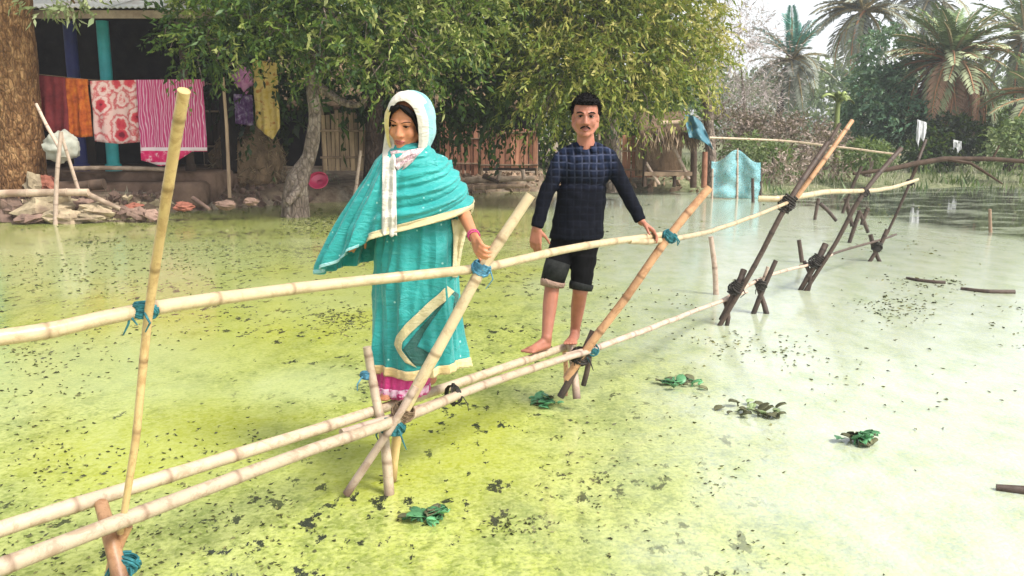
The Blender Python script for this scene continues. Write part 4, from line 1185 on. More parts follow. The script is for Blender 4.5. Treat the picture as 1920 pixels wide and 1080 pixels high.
bush('dark_bush', 'nearly black shrub under the skirt of the big date palm', 'bush', [(1782, 255, 34.5, 34, 34, .9, .02), (1760, 270, 34, 24, 24, .7, .05), (1815, 262, 34.5, 26, 28, .7, .05), (1735, 285, 33.8, 30, 16, .6, .3)], M['leaf_dark'], 620, 10, .5, .4, .16, .08, P(1785, 290, 34.4), None, 1)
bush('green_bush', 'low olive scrub at the right edge of the far bank', 'bush', [(1905, 270, 28, 50, 28, 1, .6), (1960, 250, 28, 60, 40, 1, .5)], M['leaf_pale'], 360, 10, .5, .4, .14, .07, P(1910, 306, 28), None, 1)
# far wood that reads as one mass
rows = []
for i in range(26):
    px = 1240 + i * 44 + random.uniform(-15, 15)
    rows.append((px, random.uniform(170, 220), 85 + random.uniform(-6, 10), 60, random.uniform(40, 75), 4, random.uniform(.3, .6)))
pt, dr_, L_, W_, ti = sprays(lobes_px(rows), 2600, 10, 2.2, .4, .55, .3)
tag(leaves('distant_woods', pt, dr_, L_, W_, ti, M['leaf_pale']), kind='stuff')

# ---- palms
def frond_mesh(name, mat, length, sag, nl=26, lw=.035, ll=.36, seed=0, stiff=.5):
    """one feather frond along +X, curving down"""
    rs = random.Random(seed)
    a = MB()
    K = 14
    ps = []
    for k in range(K + 1):
        t = k / K
        ps.append(Vector((length * (t - .12 * sag * t ** 2.5), 0, length * (.16 * t - sag * .55 * t ** 2.2))))
    a.tube(ps, [.03 * (1 - .85 * k / K) for k in range(K + 1)], 5)
    for i in range(nl):
        t = .14 + .86 * i / (nl - 1)
        f = t * K; k = min(int(f), K - 1)
        p = ps[k].lerp(ps[k + 1], f - k); tg = (ps[k + 1] - ps[k]).normalized()
        L = ll * (math.sin(math.pi * (.12 + .8 * t)) ** .7) * rs.uniform(.85, 1.1)
        for s in (-1, 1):
            side = Vector((0, s, 0))
            dv = (tg * stiff + side * .8 + Vector((0, 0, .35 - .45 * rs.random()))).normalized()
            wv = tg.cross(dv).cross(dv).normalized() * lw * .5
            m = p + dv * L * .5; e = p + dv * L - Vector((0, 0, L * .18))
            a.add([p, m + wv, e, m - wv], [(0, 1, 2, 3)], 1)
    me_o = a.build(name, mat, None, smooth=False)
    me = me_o.data
    bpy.data.objects.remove(me_o)
    return me
M['frond_green'] = plain('frond_green', (.2, .27, .12), .6, .4, 2, .1, 20, .01, .3, .35)
M['frond_olive'] = plain('frond_olive', (.27, .3, .17), .7, .4, 2, .1, 20, .01, .3, .35)
M['frond_dead'] = plain('frond_dead', (.32, .2, .13), .85, .4, 2, .1, 20, .01, .2, .35)
M['frond_teal'] = plain('frond_teal', (.09, .26, .21), .6, .4, 2, .1, 20, .01, .3, .3)
M['frond_grey'] = plain('frond_grey', (.25, .27, .22), .7, .4, 2, .1, 20, .01, .3, .3)
M['rachis'] = plain('rachis', (.3, .24, .12), .7, .3, 4, .1, 20, .01, .3, .2)
M['rachis_orange'] = plain('rachis_orange', (.4, .2, .1), .7, .3, 4, .1, 20, .01, .3, .2)
FR = {}
for key in ('green', 'olive', 'dead', 'teal', 'grey'):
    FR[key] = [frond_mesh('frond', [M['rachis_orange' if key in ('olive', 'dead') else 'rachis'], M['frond_' + key]], 1.0, sg, 30, .03, .2, i, st)
               for i, (sg, st) in enumerate([(.5, .7), (.9, .7), (1.25, .8)])]
def palm(label, base, top, r, n_up, n_mid, n_dead, R_, keys, grp, trunkm='bark_dark', seed=0, skirt=1.0):
    rs = random.Random(seed)
    T = thing('date_palm', label, 'palm tree', tuple(base), grp)
    base, top = Vector(base), Vector(top)
    trunk('trunk', [base - Vector((0, 0, .4)), base.lerp(top, .35) + Vector((.05, 0, 0)), base.lerp(top, .7), top], [r * 1.25, r, r * .9, r * .85], M[trunkm], T, 12, .25, seed)
    org = Vector(T['org'])
    def put(elev, key, sg, sc):
        o = bpy.data.objects.new('frond', FR[key][sg])
        COL.objects.link(o)
        o.parent = T
        o.location = top - org + Vector((rs.uniform(-.08, .08), rs.uniform(-.08, .08), rs.uniform(-.1, .12)))
        o.rotation_euler = (rs.uniform(-.3, .3), -elev, rs.uniform(0, 6.283))
        o.scale = (sc, sc, sc)
    for i in range(n_up): put(R(rs.uniform(25, 80)), keys[0], 0, R_ * rs.uniform(.8, 1.05))
    for i in range(n_mid): put(R(rs.uniform(-20, 30)), keys[1], rs.choice((0, 1)), R_ * rs.uniform(.8, 1.05))
    for i in range(n_dead): put(R(rs.uniform(-80, -25)), keys[2] if i % 3 == 0 else keys[1], rs.choice((1, 2)), R_ * rs.uniform(.8, 1.1) * skirt)
    return T
GP = 'date palms on the right bank'
palm('biggest date palm, with a drooping skirt of brown fronds above the dark shrub', P(1782, 292, 36), P(1785, 112, 36), .3, 24, 34, 60, 2.9, ('green', 'olive', 'dead'), GP, 'bark_dark', 1, 1.0)
palm('bluish palm on a thin leaning trunk left of the leafy tree', P(1446, 262, 52), P(1486, 112, 52), .2, 16, 20, 14, 2.9, ('teal', 'grey', 'grey'), GP, 'bark_dark', 2)
palm('tall thin palm with its ragged grey crown cut by the upper edge of the photo', P(1612, 270, 46), P(1622, 20, 46), .14, 14, 22, 12, 3.2, ('grey', 'grey', 'olive'), GP, 'bark_dark', 3)
palm('palm on a thin trunk leaning right beyond the big date palm', P(1876, 296, 44), P(1925, 70, 44), .14, 12, 18, 12, 3.0, ('green', 'grey', 'olive'), GP, 'bark_dark', 4)
palm('palm half cut by the right edge of the photo, behind the scrub', P(1890, 300, 33), P(1950, 180, 33), .13, 10, 12, 10, 2.2, ('green', 'olive', 'grey'), GP, 'bark_dark', 5)
palm('hazy far palm whose fronds show above the big date palm', P(1735, 270, 62), P(1745, -10, 62), .18, 14, 22, 12, 4.0, ('grey', 'grey', 'grey'), GP, 'bark_dark', 6)
# dead stalk under the big palm's crown
# ---- banana plant
BN = thing('banana_plant', 'yellow green banana plant between the bluish palm and the leafy tree', 'banana plant', tuple(P(1568, 300, 30)))
M['banana_leaf'] = plain('banana_leaf', (.2, .25, .07), .5, .35, 2, .2, 10, .02, .35, .3)
trunk('stem', [P(1568, 305, 30), P(1568, 240, 30), P(1572, 190, 30)], [.12, .1, .07], M['leaf_pale'] if False else M['banana_leaf'], BN, 10, .08, 3)
for i in range(9):
    a = MB(); az = i * 2.4; el = random.uniform(.5, 1.35); L = random.uniform(.8, 1.2)
    pp = []
    for k in range(11):
        t = k / 10
        c = Vector((math.cos(az) * math.cos(el) * L * t, math.sin(az) * math.cos(el) * L * t, L * (math.sin(el) * t - .7 * t * t)))
        sd_ = Vector((-math.sin(az), math.cos(az), 0)); wd = .13 * math.sin(math.pi * min(1, .08 + t * .92)) ** .6
        for s in (-1, 0, 1):
            pp.append(P(1572, 192, 30) + c + sd_ * wd * s + Vector((0, 0, -.07 * abs(s) + .015 * random.random())))
    a.grid(pp, 11, 3); a.build('leaf', M['banana_leaf'], BN, solid=.006)

# ---- rough grass on the right bank, tufts elsewhere
def grass(name, N, xr, yr, hmin, hmax, mat, cond, tint=(.2, .9), W=.018):
    X = rng.uniform(*xr, N); Y = rng.uniform(*yr, N)
    keep = np.array([cond(x, y) for x, y in zip(X, Y)])
    X, Y = X[keep], Y[keep]
    Z = np.array([ground_z(x, y) - .02 for x, y in zip(X, Y)])
    n_ = len(X)
    D = np.stack([rng.normal(0, .35, n_), rng.normal(0, .35, n_), np.ones(n_)], 1)
    patch = np.array([mnoise.noise(Vector((x * .7, y * .7, 0))) for x, y in zip(X, Y)])
    return tag(leaves(name, np.stack([X, Y, Z], 1), D, rng.uniform(hmin, hmax, n_) * (1 + .7 * patch), W, np.clip(rng.uniform(*tint, n_) + patch * .5, 0, 1), mat), kind='stuff')
M['grass_blade'] = leafmat('grass_blade', [(0, (.05, .08, .03)), (.35, (.14, .19, .08)), (.6, (.28, .29, .18)), (1, (.45, .42, .32))], .25)
grass('grass', 34000, (5.2, 30), (17, 46), .1, .34, M['grass_blade'], lambda x, y: y > shore(x) - .5 and ground_z(x, y) > -.06 and mnoise.noise(Vector((x * .6, y * .6, 4))) + .5 * mnoise.noise(Vector((x * 2, y * 2, 8))) > -.05)
grass('weeds', 9000, (5.2, 22), (17, 40), .1, .5, M['leaf_pale'], lambda x, y: y > shore(x) - .6 and mnoise.noise(Vector((x * .9, y * .9, 14))) > .16, (.0, .6), .06)
grass('bank_weeds', 5000, (-13, 6), (16, 30), .05, .16, M['grass_blade'], lambda x, y: y > shore(x) + .15 and mnoise.noise(Vector((x * .8, y * .8, 9))) > .12, (.2, .8))

# ---- litter of dead leaves and broken weed on the pond
N = 5200
px_ = rng.uniform(-40, 1960, N); py_ = 372 + (1090 - 372) * rng.random(N) ** 1.0
Q = []
for a_, b_ in zip(px_, py_):
    g = G(a_, b_, .004)
    if g.y > float(shore(g.x)) - .2: continue
    cl = mnoise.noise(Vector((g.x * .9, g.y * .55, 1.5))) + .6 * mnoise.noise(Vector((g.x * 2.6, g.y * 1.7, 4)))
    lim = -.02 if a_ < 1150 else .28
    if cl > lim: Q.append((g.x, g.y, .004))
for cx_, cy_, rx_, ry_, nn_ in [(600, 418, 80, 24, 330), (640, 600, 70, 30, 200), (1690, 575, 90, 30, 170), (1740, 530, 60, 12, 70), (960, 985, 80, 22, 70), (1470, 660, 40, 20, 20), (180, 455, 60, 10, 70), (380, 480, 160, 40, 260), (160, 520, 150, 40, 160),
        (1090, 900, 120, 60, 60), (1300, 790, 300, 200, 70), (1650, 700, 240, 120, 60), (1360, 650, 40, 30, 40), (60, 660, 60, 40, 60)]:
    for _ in range(nn_):
        g = G(cx_ + rng.normal() * rx_ * .5, cy_ + rng.normal() * ry_ * .5, .004)
        if g.y < float(shore(g.x)) - .2: Q.append((g.x, g.y, .004))
Q = np.array(Q); nq = len(Q)
M['litter'] = leafmat('litter', [(0, (.025, .026, .01)), (.5, (.07, .075, .02)), (1, (.16, .15, .05))], .05, .6)
th = rng.uniform(0, 6.283, nq)
dist = np.hypot(Q[:, 0], Q[:, 1])
tag(leaves('floating_leaves', Q, np.stack([np.cos(th), np.sin(th) * .7, rng.uniform(.01, .16, nq)], 1), rng.uniform(.5, 1.4, nq) * (.012 + .0032 * dist), rng.uniform(.5, 1.3, nq) * (.006 + .0013 * dist), rng.random(nq) ** 1.5, M['litter'], None, .4), kind='stuff')
# ---- water hyacinth clumps
M['hyacinth_leaf'] = plain('hyacinth_leaf', (.08, .23, .1), .4, .4, 8, .2, 30, .005, .4, .3)
M['hyacinth_pale'] = plain('hyacinth_pale', (.2, .26, .12), .5, .4, 8, .2, 30, .005, .3, .3)
M['hyacinth_dead'] = plain('hyacinth_dead', (.1, .1, .05), .6, .4, 8, .2, 30, .005, .3, .3)
def hyacinth(label, px, py, wpx, nleaf, mat, seed, hfac=1.0):
    rs = random.Random(seed)
    c = G(px, py + 6)
    T = thing('water_plant', label, 'floating plant', tuple(c), 'clumps of floating water plants')
    s = c.y / FPX
    for i in range(int(nleaf * 1.8)):
        a = MB()
        x = max(-1.1, min(1.1, rs.gauss(0, .55))) * wpx * .5 * s; y = max(-1.1, min(1.1, rs.gauss(0, .5))) * wpx * .42 * s
        az = rs.uniform(0, 6.28); L = rs.uniform(.03, .085); hh = rs.uniform(.0, .018) * hfac
        p0 = c + Vector((x, y, .004)); dv = Vector((math.cos(az), math.sin(az) * .8, rs.uniform(-.1, 1.1))).normalized()
        sd_ = dv.cross(Vector((0, 0, 1))).normalized(); up = sd_.cross(dv)
        pp = []
        for k in range(6):
            t = k / 5
            wd = L * .42 * math.sin(math.pi * (.06 + .9 * t)) ** .7
            for q_ in (-1, 0, 1):
                pp.append(p0 + Vector((0, 0, hh)) + dv * L * t + sd_ * wd * q_ + up * (.012 * abs(q_) - .02 * t * t))
        a.grid(pp, 6, 3)
        if hh > .01: a.tube([p0 - Vector((0, 0, .01)), p0 + Vector((0, 0, hh)) + dv * .01], [.006, .004], 5)
        a.build('leaf', mat if rs.random() < .72 else M['hyacinth_dead' if mat is not M['hyacinth_dead'] else 'hyacinth_pale'], T, solid=.002)
hyacinth('green floating plant alone in the foreground weed, right of the near legs', 800, 968, 62, 16, M['hyacinth_leaf'], 1)
hyacinth('bright green floating plant by the legs under the man', 1018, 752, 54, 13, M['hyacinth_leaf'], 2, .4)
hyacinth('pale green scattered floating plant right of the legs under the man', 1266, 714, 84, 14, M['hyacinth_leaf'], 3, .6)
hyacinth('brown withered floating plant on the pale water', 1412, 768, 96, 15, M['hyacinth_dead'], 4)
hyacinth('dark green floating plant on the pale water, nearest to the right corner', 1616, 822, 66, 18, M['hyacinth_leaf'], 5, 1.3)
# ================================================================== PEOPLE
def skinmat(name, c):
    n = NT(name); v = n.coord('Object')
    f = n.noise(v, 14, 4, .6)
    col = n.ramp(f, [(.3, tuple(x * .82 for x in c)), (.7, tuple(x * 1.12 for x in c))])
    return n.done(n.bsdf(col, .5, n.bump(n.noise(v, 120, 2, .5), .12, .002), .35, Subsurface_Weight=.12, Subsurface_Radius=(.012, .004, .002)))
M['skin_woman'] = skinmat('skin_woman', (.46, .19, .095))
M['skin_man'] = skinmat('skin_man', (.33, .13, .08))
M['hair_black'] = plain('hair_black', (.006, .005, .005), .8, .5, 30, .7, 90, .01, .1, 0, (1, 1, .3))
M['eye_white'] = plain('eye_white', (.2, .16, .14), .9, .05, 5, 0, 5, .001, .05, 0)
M['eye_dark'] = plain('eye_dark', (.006, .004, .003), .8, .1, 5, 0, 5, .001, .08, 0)
M['lip_red'] = plain('lip_red', (.27, .055, .05), .45, .15, 30, .1, 60, .002, .4, 0)
M['lip_brown'] = plain('lip_brown', (.2, .06, .05), .5, .15, 30, .1, 60, .002, .4, 0)

def remeshed(mb, name, mat, parent, vox, smooth=4, fac=.5, wrinkle=None):
    o = mb.build(name, mat, parent)
    r = o.modifiers.new('r', 'REMESH'); r.mode = 'VOXEL'; r.voxel_size = vox; r.use_smooth_shade = True
    s = o.modifiers.new('s', 'SMOOTH'); s.iterations = smooth; s.factor = fac
    dg = bpy.context.evaluated_depsgraph_get()
    me = bpy.data.meshes.new_from_object(o.evaluated_get(dg))
    me.materials.clear(); 
    for m in (mat if isinstance(mat, (list, tuple)) else [mat]): me.materials.append(m)
    me.polygons.foreach_set('use_smooth', [True] * len(me.polygons))
    if wrinkle:
        nn = len(me.vertices)
        co = np.empty(nn * 3); no = np.empty(nn * 3)
        me.vertices.foreach_get('co', co); me.vertices.foreach_get('normal', no)
        co, no = co.reshape(-1, 3), no.reshape(-1, 3)
        h = np.array([wrinkle(Vector(c)) for c in co])
        me.vertices.foreach_set('co', (co + no * h[:, None]).reshape(-1))
        me.update()
    old = o.data
    o.modifiers.clear()
    o.data = me
    me.name = name
    bpy.data.meshes.remove(old)
    return o

def hand(mb, wrist, d, pn, k=1.0, curl=(.25, .3, .25), thumb=1, spread=.06, tcurl=.3):
    """palm and five fingers; d = wrist to knuckles, pn = way the palm faces, thumb = side of the thumb"""
    wrist, d, pn = Vector(wrist), Vector(d).normalized(), Vector(pn)
    pn = (pn - d * pn.dot(d)).normalized()
    s = d.cross(pn).normalized() * thumb
    for i, (o, kl, fl) in enumerate([(.03, .088, .066), (.0105, .092, .075), (-.0095, .088, .069), (-.028, .08, .053)]):
        kn = wrist + (d * kl + s * o) * k
        mb.cap(wrist + s * o * .55 * k, kn, .0155 * k, .0125 * k, 8, 3)
        dd = (d + s * (o * spread / .03)).normalized()
        p = kn; L = fl * k
        ang = 0
        for j, (fr, r0, r1) in enumerate([(.46, .0098, .0088), (.31, .0088, .008), (.23, .008, .0066)]):
            ang += curl[j]
            v = dd * math.cos(ang) + pn * math.sin(ang)
            q = p + v * L * fr
            mb.cap(p, q, r0 * k, r1 * k, 8, 3)
            p = q
    t0 = wrist + (d * .018 + s * .024) * k
    v1 = (d * .62 + s * .72 + pn * .35).normalized()
    t1 = t0 + v1 * .042 * k
    v2 = (v1 + d * tcurl + pn * tcurl * .8 - s * tcurl * .5).normalized()
    t2 = t1 + v2 * .032 * k
    mb.cap(t0, t1, .015 * k, .011 * k, 8, 3); mb.cap(t1, t2, .0105 * k, .0095 * k, 8, 3)
    mb.cap(t2, t2 + (v2 + d * .2).normalized() * .024 * k, .0095 * k, .0075 * k, 8, 3)

class Head:
    def __init__(self, c, f, u, k):
        self.c = Vector(c); self.f = Vector(f).normalized(); u = Vector(u)
        self.u = (u - self.f * u.dot(self.f)).normalized(); self.r = self.u.cross(self.f).normalized(); self.k = k
        self.rot = Matrix((self.r, self.f, self.u)).transposed()
    def p(self, x, y, z): return self.c + (self.r * x + self.f * y + self.u * z) * self.k
    def ball(self, mb, c, r, nu=12, nv=16):
        mb.ball(self.p(*c), tuple(q * self.k for q in r), self.rot, nu, nv)
    def cap(self, mb, a, b_, r0, r1): mb.cap(self.p(*a), self.p(*b_), r0 * self.k, r1 * self.k, 12, 4)
    def flesh(self, mb, female=False):
        self.ball(mb, (0, -.015, .035), (.073, .093, .082), 18, 24)
        self.ball(mb, (0, .018, -.03), (.058 if female else .062, .068, .085), 18, 24)
        self.cap(mb, (-.024, .03, -.078), (.024, .03, -.078), .028, .028)
        self.ball(mb, (0, .064, -.098), (.023 if female else .027, .02, .02))
        for s in (-1, 1):
            self.ball(mb, (s * .034, .05, -.028), (.029, .028, .033))
            self.cap(mb, (s * .062, -.01, -.045), (s * .028, .045, -.092), .022, .018)
            self.ball(mb, (s * .075, -.012, -.012), (.009, .019, .031))
            self.cap(mb, (s * .012, .079, .024), (s * .048, .06, .024), .009, .008)
            self.ball(mb, (s * .0135, .09, -.036), (.0095, .011, .008))
            self.ball(mb, (s * .031, .068, .006), (.017, .01, .012))
        self.cap(mb, (0, .074, .016), (0, .093, -.028), .011, .014)
        self.ball(mb, (0, .097, -.033), (.0135, .0125, .011))
        self.ball(mb, (0, .078, -.066), (.024, .012, .016))
    def features(self, parent, lipm, look=0.0, brow_r=.0036, male=False):
        for s in (-1, 1):
            e = MB(); self.ball(e, (s * .031, .0745, .006), (.0135, .0064, .0062 if look == 0 else .0035), 8, 12)
            ey = e.build('eye', M['eye_white'], parent)
            e = MB(); self.ball(e, (s * .031 - .001, .0785, .006 - look * .002), (.0075, .0036, .006 if look == 0 else .004), 6, 10); e.build('iris', M['eye_dark'], ey)
            e = MB(); self.capline(e, [(s * .016, .0775, .0075), (s * .025, .0815, .0125 - look * .004), (s * .037, .0805, .012 - look * .004), (s * .0475, .073, .007)], .0026); e.build('eyelash', M['eye_dark'], ey)
            e = MB(); self.capline(e, [(s * .013, .0915, .0235), (s * .03, .0895, .0305), (s * .046, .0775, .0295), (s * .055, .069, .0235)], brow_r); e.build('eyebrow', M['hair_black'], parent)
        e = MB()
        self.capline(e, [(-.024, .0785, -.0655), (-.012, .088, -.0625), (0, .0895, -.0645), (.012, .088, -.0625), (.024, .0785, -.0655)], .0038)
        self.capline(e, [(-.022, .079, -.067), (-.01, .087, -.0735), (0, .0885, -.075), (.01, .087, -.0735), (.022, .079, -.067)], .0046)
        e.build('lips', lipm, parent)
        if male:
            e = MB()
            for s in (-1, 1):
                self.capline(e, [(s * .002, .0945, -.0515), (s * .013, .0925, -.0535), (s * .025, .082, -.0605), (s * .029, .076, -.067)], .0048)
            e.build('moustache', M['hair_black'], parent)
    def capline(self, mb, pts, r):
        mb.tube([self.p(*q) for q in pts], [r * self.k * .6] + [r * self.k] * (len(pts) - 2) + [r * self.k * .5], 6)

class Loft:
    """closed cloth column: rows of (py, left px, right px, front m, back m) around a person standing Y metres out"""
    def __init__(self, rows, Y):
        self.Y = Y
        z, l, r, f, bk = [], [], [], [], []
        for py, a, c, fr, ba in rows:
            p, q = P(a, py, Y), P(c, py, Y)
            z.append(p.z); l.append(p.x); r.append(q.x); f.append(fr); bk.append(ba)
        self.z = np.array(z)[::-1]; self.l = np.array(l)[::-1]; self.r = np.array(r)[::-1]; self.f = np.array(f)[::-1]; self.b = np.array(bk)[::-1]
        self.mid = None; self.fold = lambda a, z: 0.0
    def at(self, z):
        g = lambda a: float(np.interp(z, self.z, a))
        l, r = g(self.l), g(self.r)
        c = (l + r) / 2 if self.mid is None else g(self.mid)
        return c, c - l, r - c, g(self.f), g(self.b)
    def pt(self, a, z, d=0.0):
        c, rl, rr, f, bk = self.at(z)
        ca, sa = math.cos(a), math.sin(a)
        x = c + (rr if ca > 0 else rl) * ca
        y = self.Y - (f if sa > 0 else bk) * sa
        n = Vector((ca, -sa, 0))
        return Vector((x, y, z)) + n * d
    def front(self, px, py, off):
        y = self.Y - .12
        for _ in range(3):
            q = P(px, py, y)
            c, rl, rr, f, bk = self.at(q.z)
            ca = max(-.98, min(.98, (q.x - c) / (rr if q.x > c else rl)))
            y = self.Y - f * math.sqrt(1 - ca * ca) - off - self.fold(math.acos(ca), q.z)
        return P(px, py, y)
def front_band(lo, rows, off, name, mat, parent, nu=14, wave=.0, solid=.003):
    """cloth lying on the front of a loft; rows = list of (left px, left py, right px, right py) down the band"""
    t_ = np.linspace(0, 1, len(rows)); R_ = np.array(rows, float)
    a = MB(); nv = 30; pp = []
    for j in range(nv):
        v = j / (nv - 1)
        q = [np.interp(v, t_, R_[:, i]) for i in range(4)]
        for i in range(nu):
            u = i / (nu - 1)
            pp.append(lo.front(q[0] + (q[2] - q[0]) * u, q[1] + (q[3] - q[1]) * u, off + wave * math.sin(u * 9 + v * 2) + wave * .8 * math.sin(v * 13)))
    a.grid(pp, nv, nu)
    return a.build(name, mat, parent, solid=solid)

def sarimat(name, c, c2, spots=True, rough=.5):
    n = NT(name); v = n.coord('Object')
    f = n.noise(v, 5, 4, .6)
    col = n.ramp(f, [(.3, c), (.7, c2)])
    if spots:
        vo = n.vor(v, 26); 
        sc = n.n('ShaderNodeSeparateColor'); n.l(vo.outputs['Color'], sc.inputs[0])
        dot = n.math('MULTIPLY', n.ramp(vo.outputs['Distance'], [(.10, 1.0), (.17, 0.0)]), n.ramp(sc.outputs[0], [(.68, 0.0), (.72, .8)]))
        col = n.mix(dot, col, (.35, .62, .56))
        st = n.noise(n.coord('Object', (7, 7, 38), (0, .35, 0)), 1.0, 4, .7)
        col = n.mix(n.ramp(st, [(.6, 0.0), (.74, .45)]), col, (.12, .45, .42))  # thin highlights painted as lighter streaks in the cloth colour
    crease = n.noise(n.coord('Object', (9, 9, 24), (0, .5, 0)), 1.0, 5, .65, 1.4)
    return n.done(n.bsdf(col, rough, n.bump(crease, .55, .022, n.bump(n.noise(v, 180, 2, .5), .2, .003)), .4, Sheen_Weight=.2))
M['sari_teal'] = sarimat('sari_teal', (.004, .2, .19), (.012, .29, .27))
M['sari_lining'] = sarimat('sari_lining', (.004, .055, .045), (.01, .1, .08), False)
M['veil_teal'] = sarimat('veil_teal', (.1, .36, .36), (.3, .5, .5), False)
M['veil_white'] = sarimat('veil_white', (.45, .415, .345), (.56, .525, .46), False, .7)
M['veil_gold'] = sarimat('veil_gold', (.5, .38, .1), (.62, .52, .24), False, .5)
M['border_gold'] = sarimat('border_gold', (.5, .34, .12), (.64, .5, .28), False, .4)
M['border_cream'] = sarimat('border_cream', (.44, .36, .17), (.56, .5, .31), False, .5)
M['petticoat'] = sarimat('petticoat', (.45, .015, .13), (.55, .04, .2), False, .6)
n = NT('printed_scarf'); v = n.coord('Object')
f = n.noise(v, 26, 3, .6, 1.2)
M['scarf'] = n.done(n.bsdf(n.ramp(f, [(.42, (.62, .52, .5)), (.5, (.55, .42, .42)), (.58, (.26, .15, .17)), (.64, (.6, .5, .48))]), .8, None, .2))
n = NT('printed_hem'); v = n.coord('Object')
f = n.noise(v, 30, 3, .6, 1.0)
M['hem_print'] = n.done(n.bsdf(n.ramp(f, [(.42, (.62, .42, .5)), (.52, (.6, .3, .42)), (.6, (.4, .02, .13))]), .8, None, .2))

def on_pole(px):                # top of the long foot pole at that pixel column
    for py in np.arange(900, 600, -.5):
        pass
    a0, a1 = F(480, 840), F(740, 757)
    a2 = F(1075, 645)
    for q0, q1 in ((a0, a1), (a1, a2)):
        for t in np.linspace(0, 1, 200):
            q = q0.lerp(q1, t)
            dep = q.y * CP - (q.z - HCAM) * SP
            if 960 + FPX * q.x / dep >= px: return q + Vector((0, 0, .03))
    return a2 + Vector((0, 0, .03))

# ------------------------------------------------------------------ the woman
fw = on_pole(752)
WY = fw.y + .02
W = thing('person', 'woman in a teal sari and white veil walking along the bamboo footbridge', 'person', tuple(fw))
def wp(px, py, dy=0.0): return P(px, py, WY + dy)
b = MB()
hd = Head(wp(760, 231, -.03), (-.24, -1, -.27), (.08, -.1, 1), 1.02)
hd.flesh(b, True)
b.cap(hd.p(0, -.02, -.06), wp(768, 300, .02), .043, .05)
b.ball(wp(775, 352, .02), (.135, .095, .17)); b.ball(wp(780, 440, .02), (.125, .095, .14)); b.ball(wp(782, 520, .02), (.145, .11, .13))
b.cap(wp(728, 315, .02), wp(824, 315, .02), .05, .05)
ld = d2 - .11 - WY
b.cap(wp(828, 318, .02), wp(868, 398, -.04), .045, .036); b.cap(wp(868, 398, -.04), wp(890, 446, ld * .8), .034, .022)
hw_ = wp(890, 446, ld * .8); hk = wp(902, 474, ld - .02)
b.cap(hw_, hw_.lerp(hk, .3), .022, .02)
hand(b, hw_, hk - hw_, (.75, .5, -.1), .92, (.55, .75, .5), -1, .05, .4)
b.cap(wp(722, 318, .02), wp(698, 392, -.01), .042, .034); b.cap(wp(698, 392, -.01), wp(676, 428, -.03), .032, .022)
hand(b, wp(676, 428, -.03), (-.5, -.1, -.8), (0, 1, 0), .85, (.3, .3, .3), 1)
fz = fw.z
for (hip, knee, ank, toe) in (((758, 540), (746, 640), (735, 726), on_pole(722) + Vector((-.02, -.02, 0))), ((806, 540), (800, 630), (790, 706), on_pole(778))):
    an = Vector(toe) + Vector((.07, .1, .07))
    b.cap(wp(*hip, .02), wp(*knee, 0), .075, .052); b.cap(wp(*knee, 0), an, .05, .03)
    b.cap(an - Vector((0, -.02, .04)), Vector(toe) + Vector((.02, .03, .022)), .03, .027)
    for q in range(5):
        s_ = Vector((.78, -.62, 0)) * (q - 2) * .014
        t0 = Vector(toe) + Vector((.02, .03, .016)) + s_
        b.cap(t0, t0 + Vector((-.028, -.035, -.004)) * (1 - .1 * abs(q - .5)), .0095, .008, 8, 3)
remeshed(b, 'body', M['skin_woman'], W, .0052, 3)
hd.features(W, M['lip_red'], .8, .0026)
# dark hair under the veil
b = MB()
for s in (-1, 1):
    hd.capline(b, [(0, .07, .098), (s * .03, .073, .085), (s * .058, .052, .055), (s * .072, .02, .0), (s * .072, .005, -.05)], .017)
b.build('hair', M['hair_black'], W)

sk = Loft([(300, 728, 845, .13, .12), (400, 715, 858, .15, .14), (480, 706, 860, .16, .15), (520, 702, 858, .16, .15), (560, 700, 862, .155, .15), (620, 699, 868, .155, .16), (692, 697, 876, .16, .17)], WY + .01)
z0, z1 = wp(0, 300).z, wp(0, 690).z
def pleat(a, z):
    t = min(1, max(0, (z0 - z) / (z0 - z1)))
    return (.004 + .013 * t) * (math.sin(7 * a + 2 * t) * .6 + math.sin(13 * a + 1.3 + 3 * t) * .45 + math.sin(23 * a + t * 5) * .25) + .012 * mnoise.noise(Vector((a * 2, z * 5, 1))) + .006 * (.4 + t) * (1 - 2 * abs(math.sin(a * 9 + 2.5 * z + mnoise.noise(Vector((a * 2, z * 3, 6))))) ** .6)
sk.fold = pleat
b = MB(); NA, NR = 200, 80; pp = []
for j in range(NR):
    for i in range(NA):
        a = 2 * math.pi * i / NA
        zz = z0 + (z1 + .012 * math.cos(a) + .01 * math.sin(3 * a) - z0) * j / (NR - 1)
        pp.append(sk.pt(a, zz, pleat(a, zz)))
b.grid(pp, NR, NA, wrap=True); b.build('sari_skirt', M['sari_teal'], W, solid=.004)
b = MB(); pp = []
for j in range(5):
    for i in range(NA):
        a = 2 * math.pi * i / NA
        zz = z1 + .012 * math.cos(a) + .01 * math.sin(3 * a) + .038 - .046 * j / 4
        pp.append(sk.pt(a, max(zz, z1), pleat(a, zz) + .007) - Vector((0, 0, max(0, z1 - zz))))
b.grid(pp, 5, NA, wrap=True); b.build('sari_hem', M['border_gold'], W, solid=.004)
front_band(sk, [(838, 536, 852, 546), (822, 552, 836, 564), (802, 568, 814, 582), (782, 588, 792, 604), (760, 608, 770, 624), (743, 630, 754, 642), (739, 646, 752, 656), (748, 664, 768, 676), (760, 680, 782, 690)], .010, 'pleat_border', M['border_cream'], W, solid=.003)
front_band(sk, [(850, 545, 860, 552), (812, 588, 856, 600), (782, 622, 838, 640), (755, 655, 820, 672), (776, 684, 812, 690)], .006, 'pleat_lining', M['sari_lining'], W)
front_band(sk, [(846, 552, 852, 556), (818, 590, 846, 606), (796, 622, 834, 642), (782, 650, 818, 668)], .009, 'inner_pleat', M['sari_teal'], W, 10, .001)
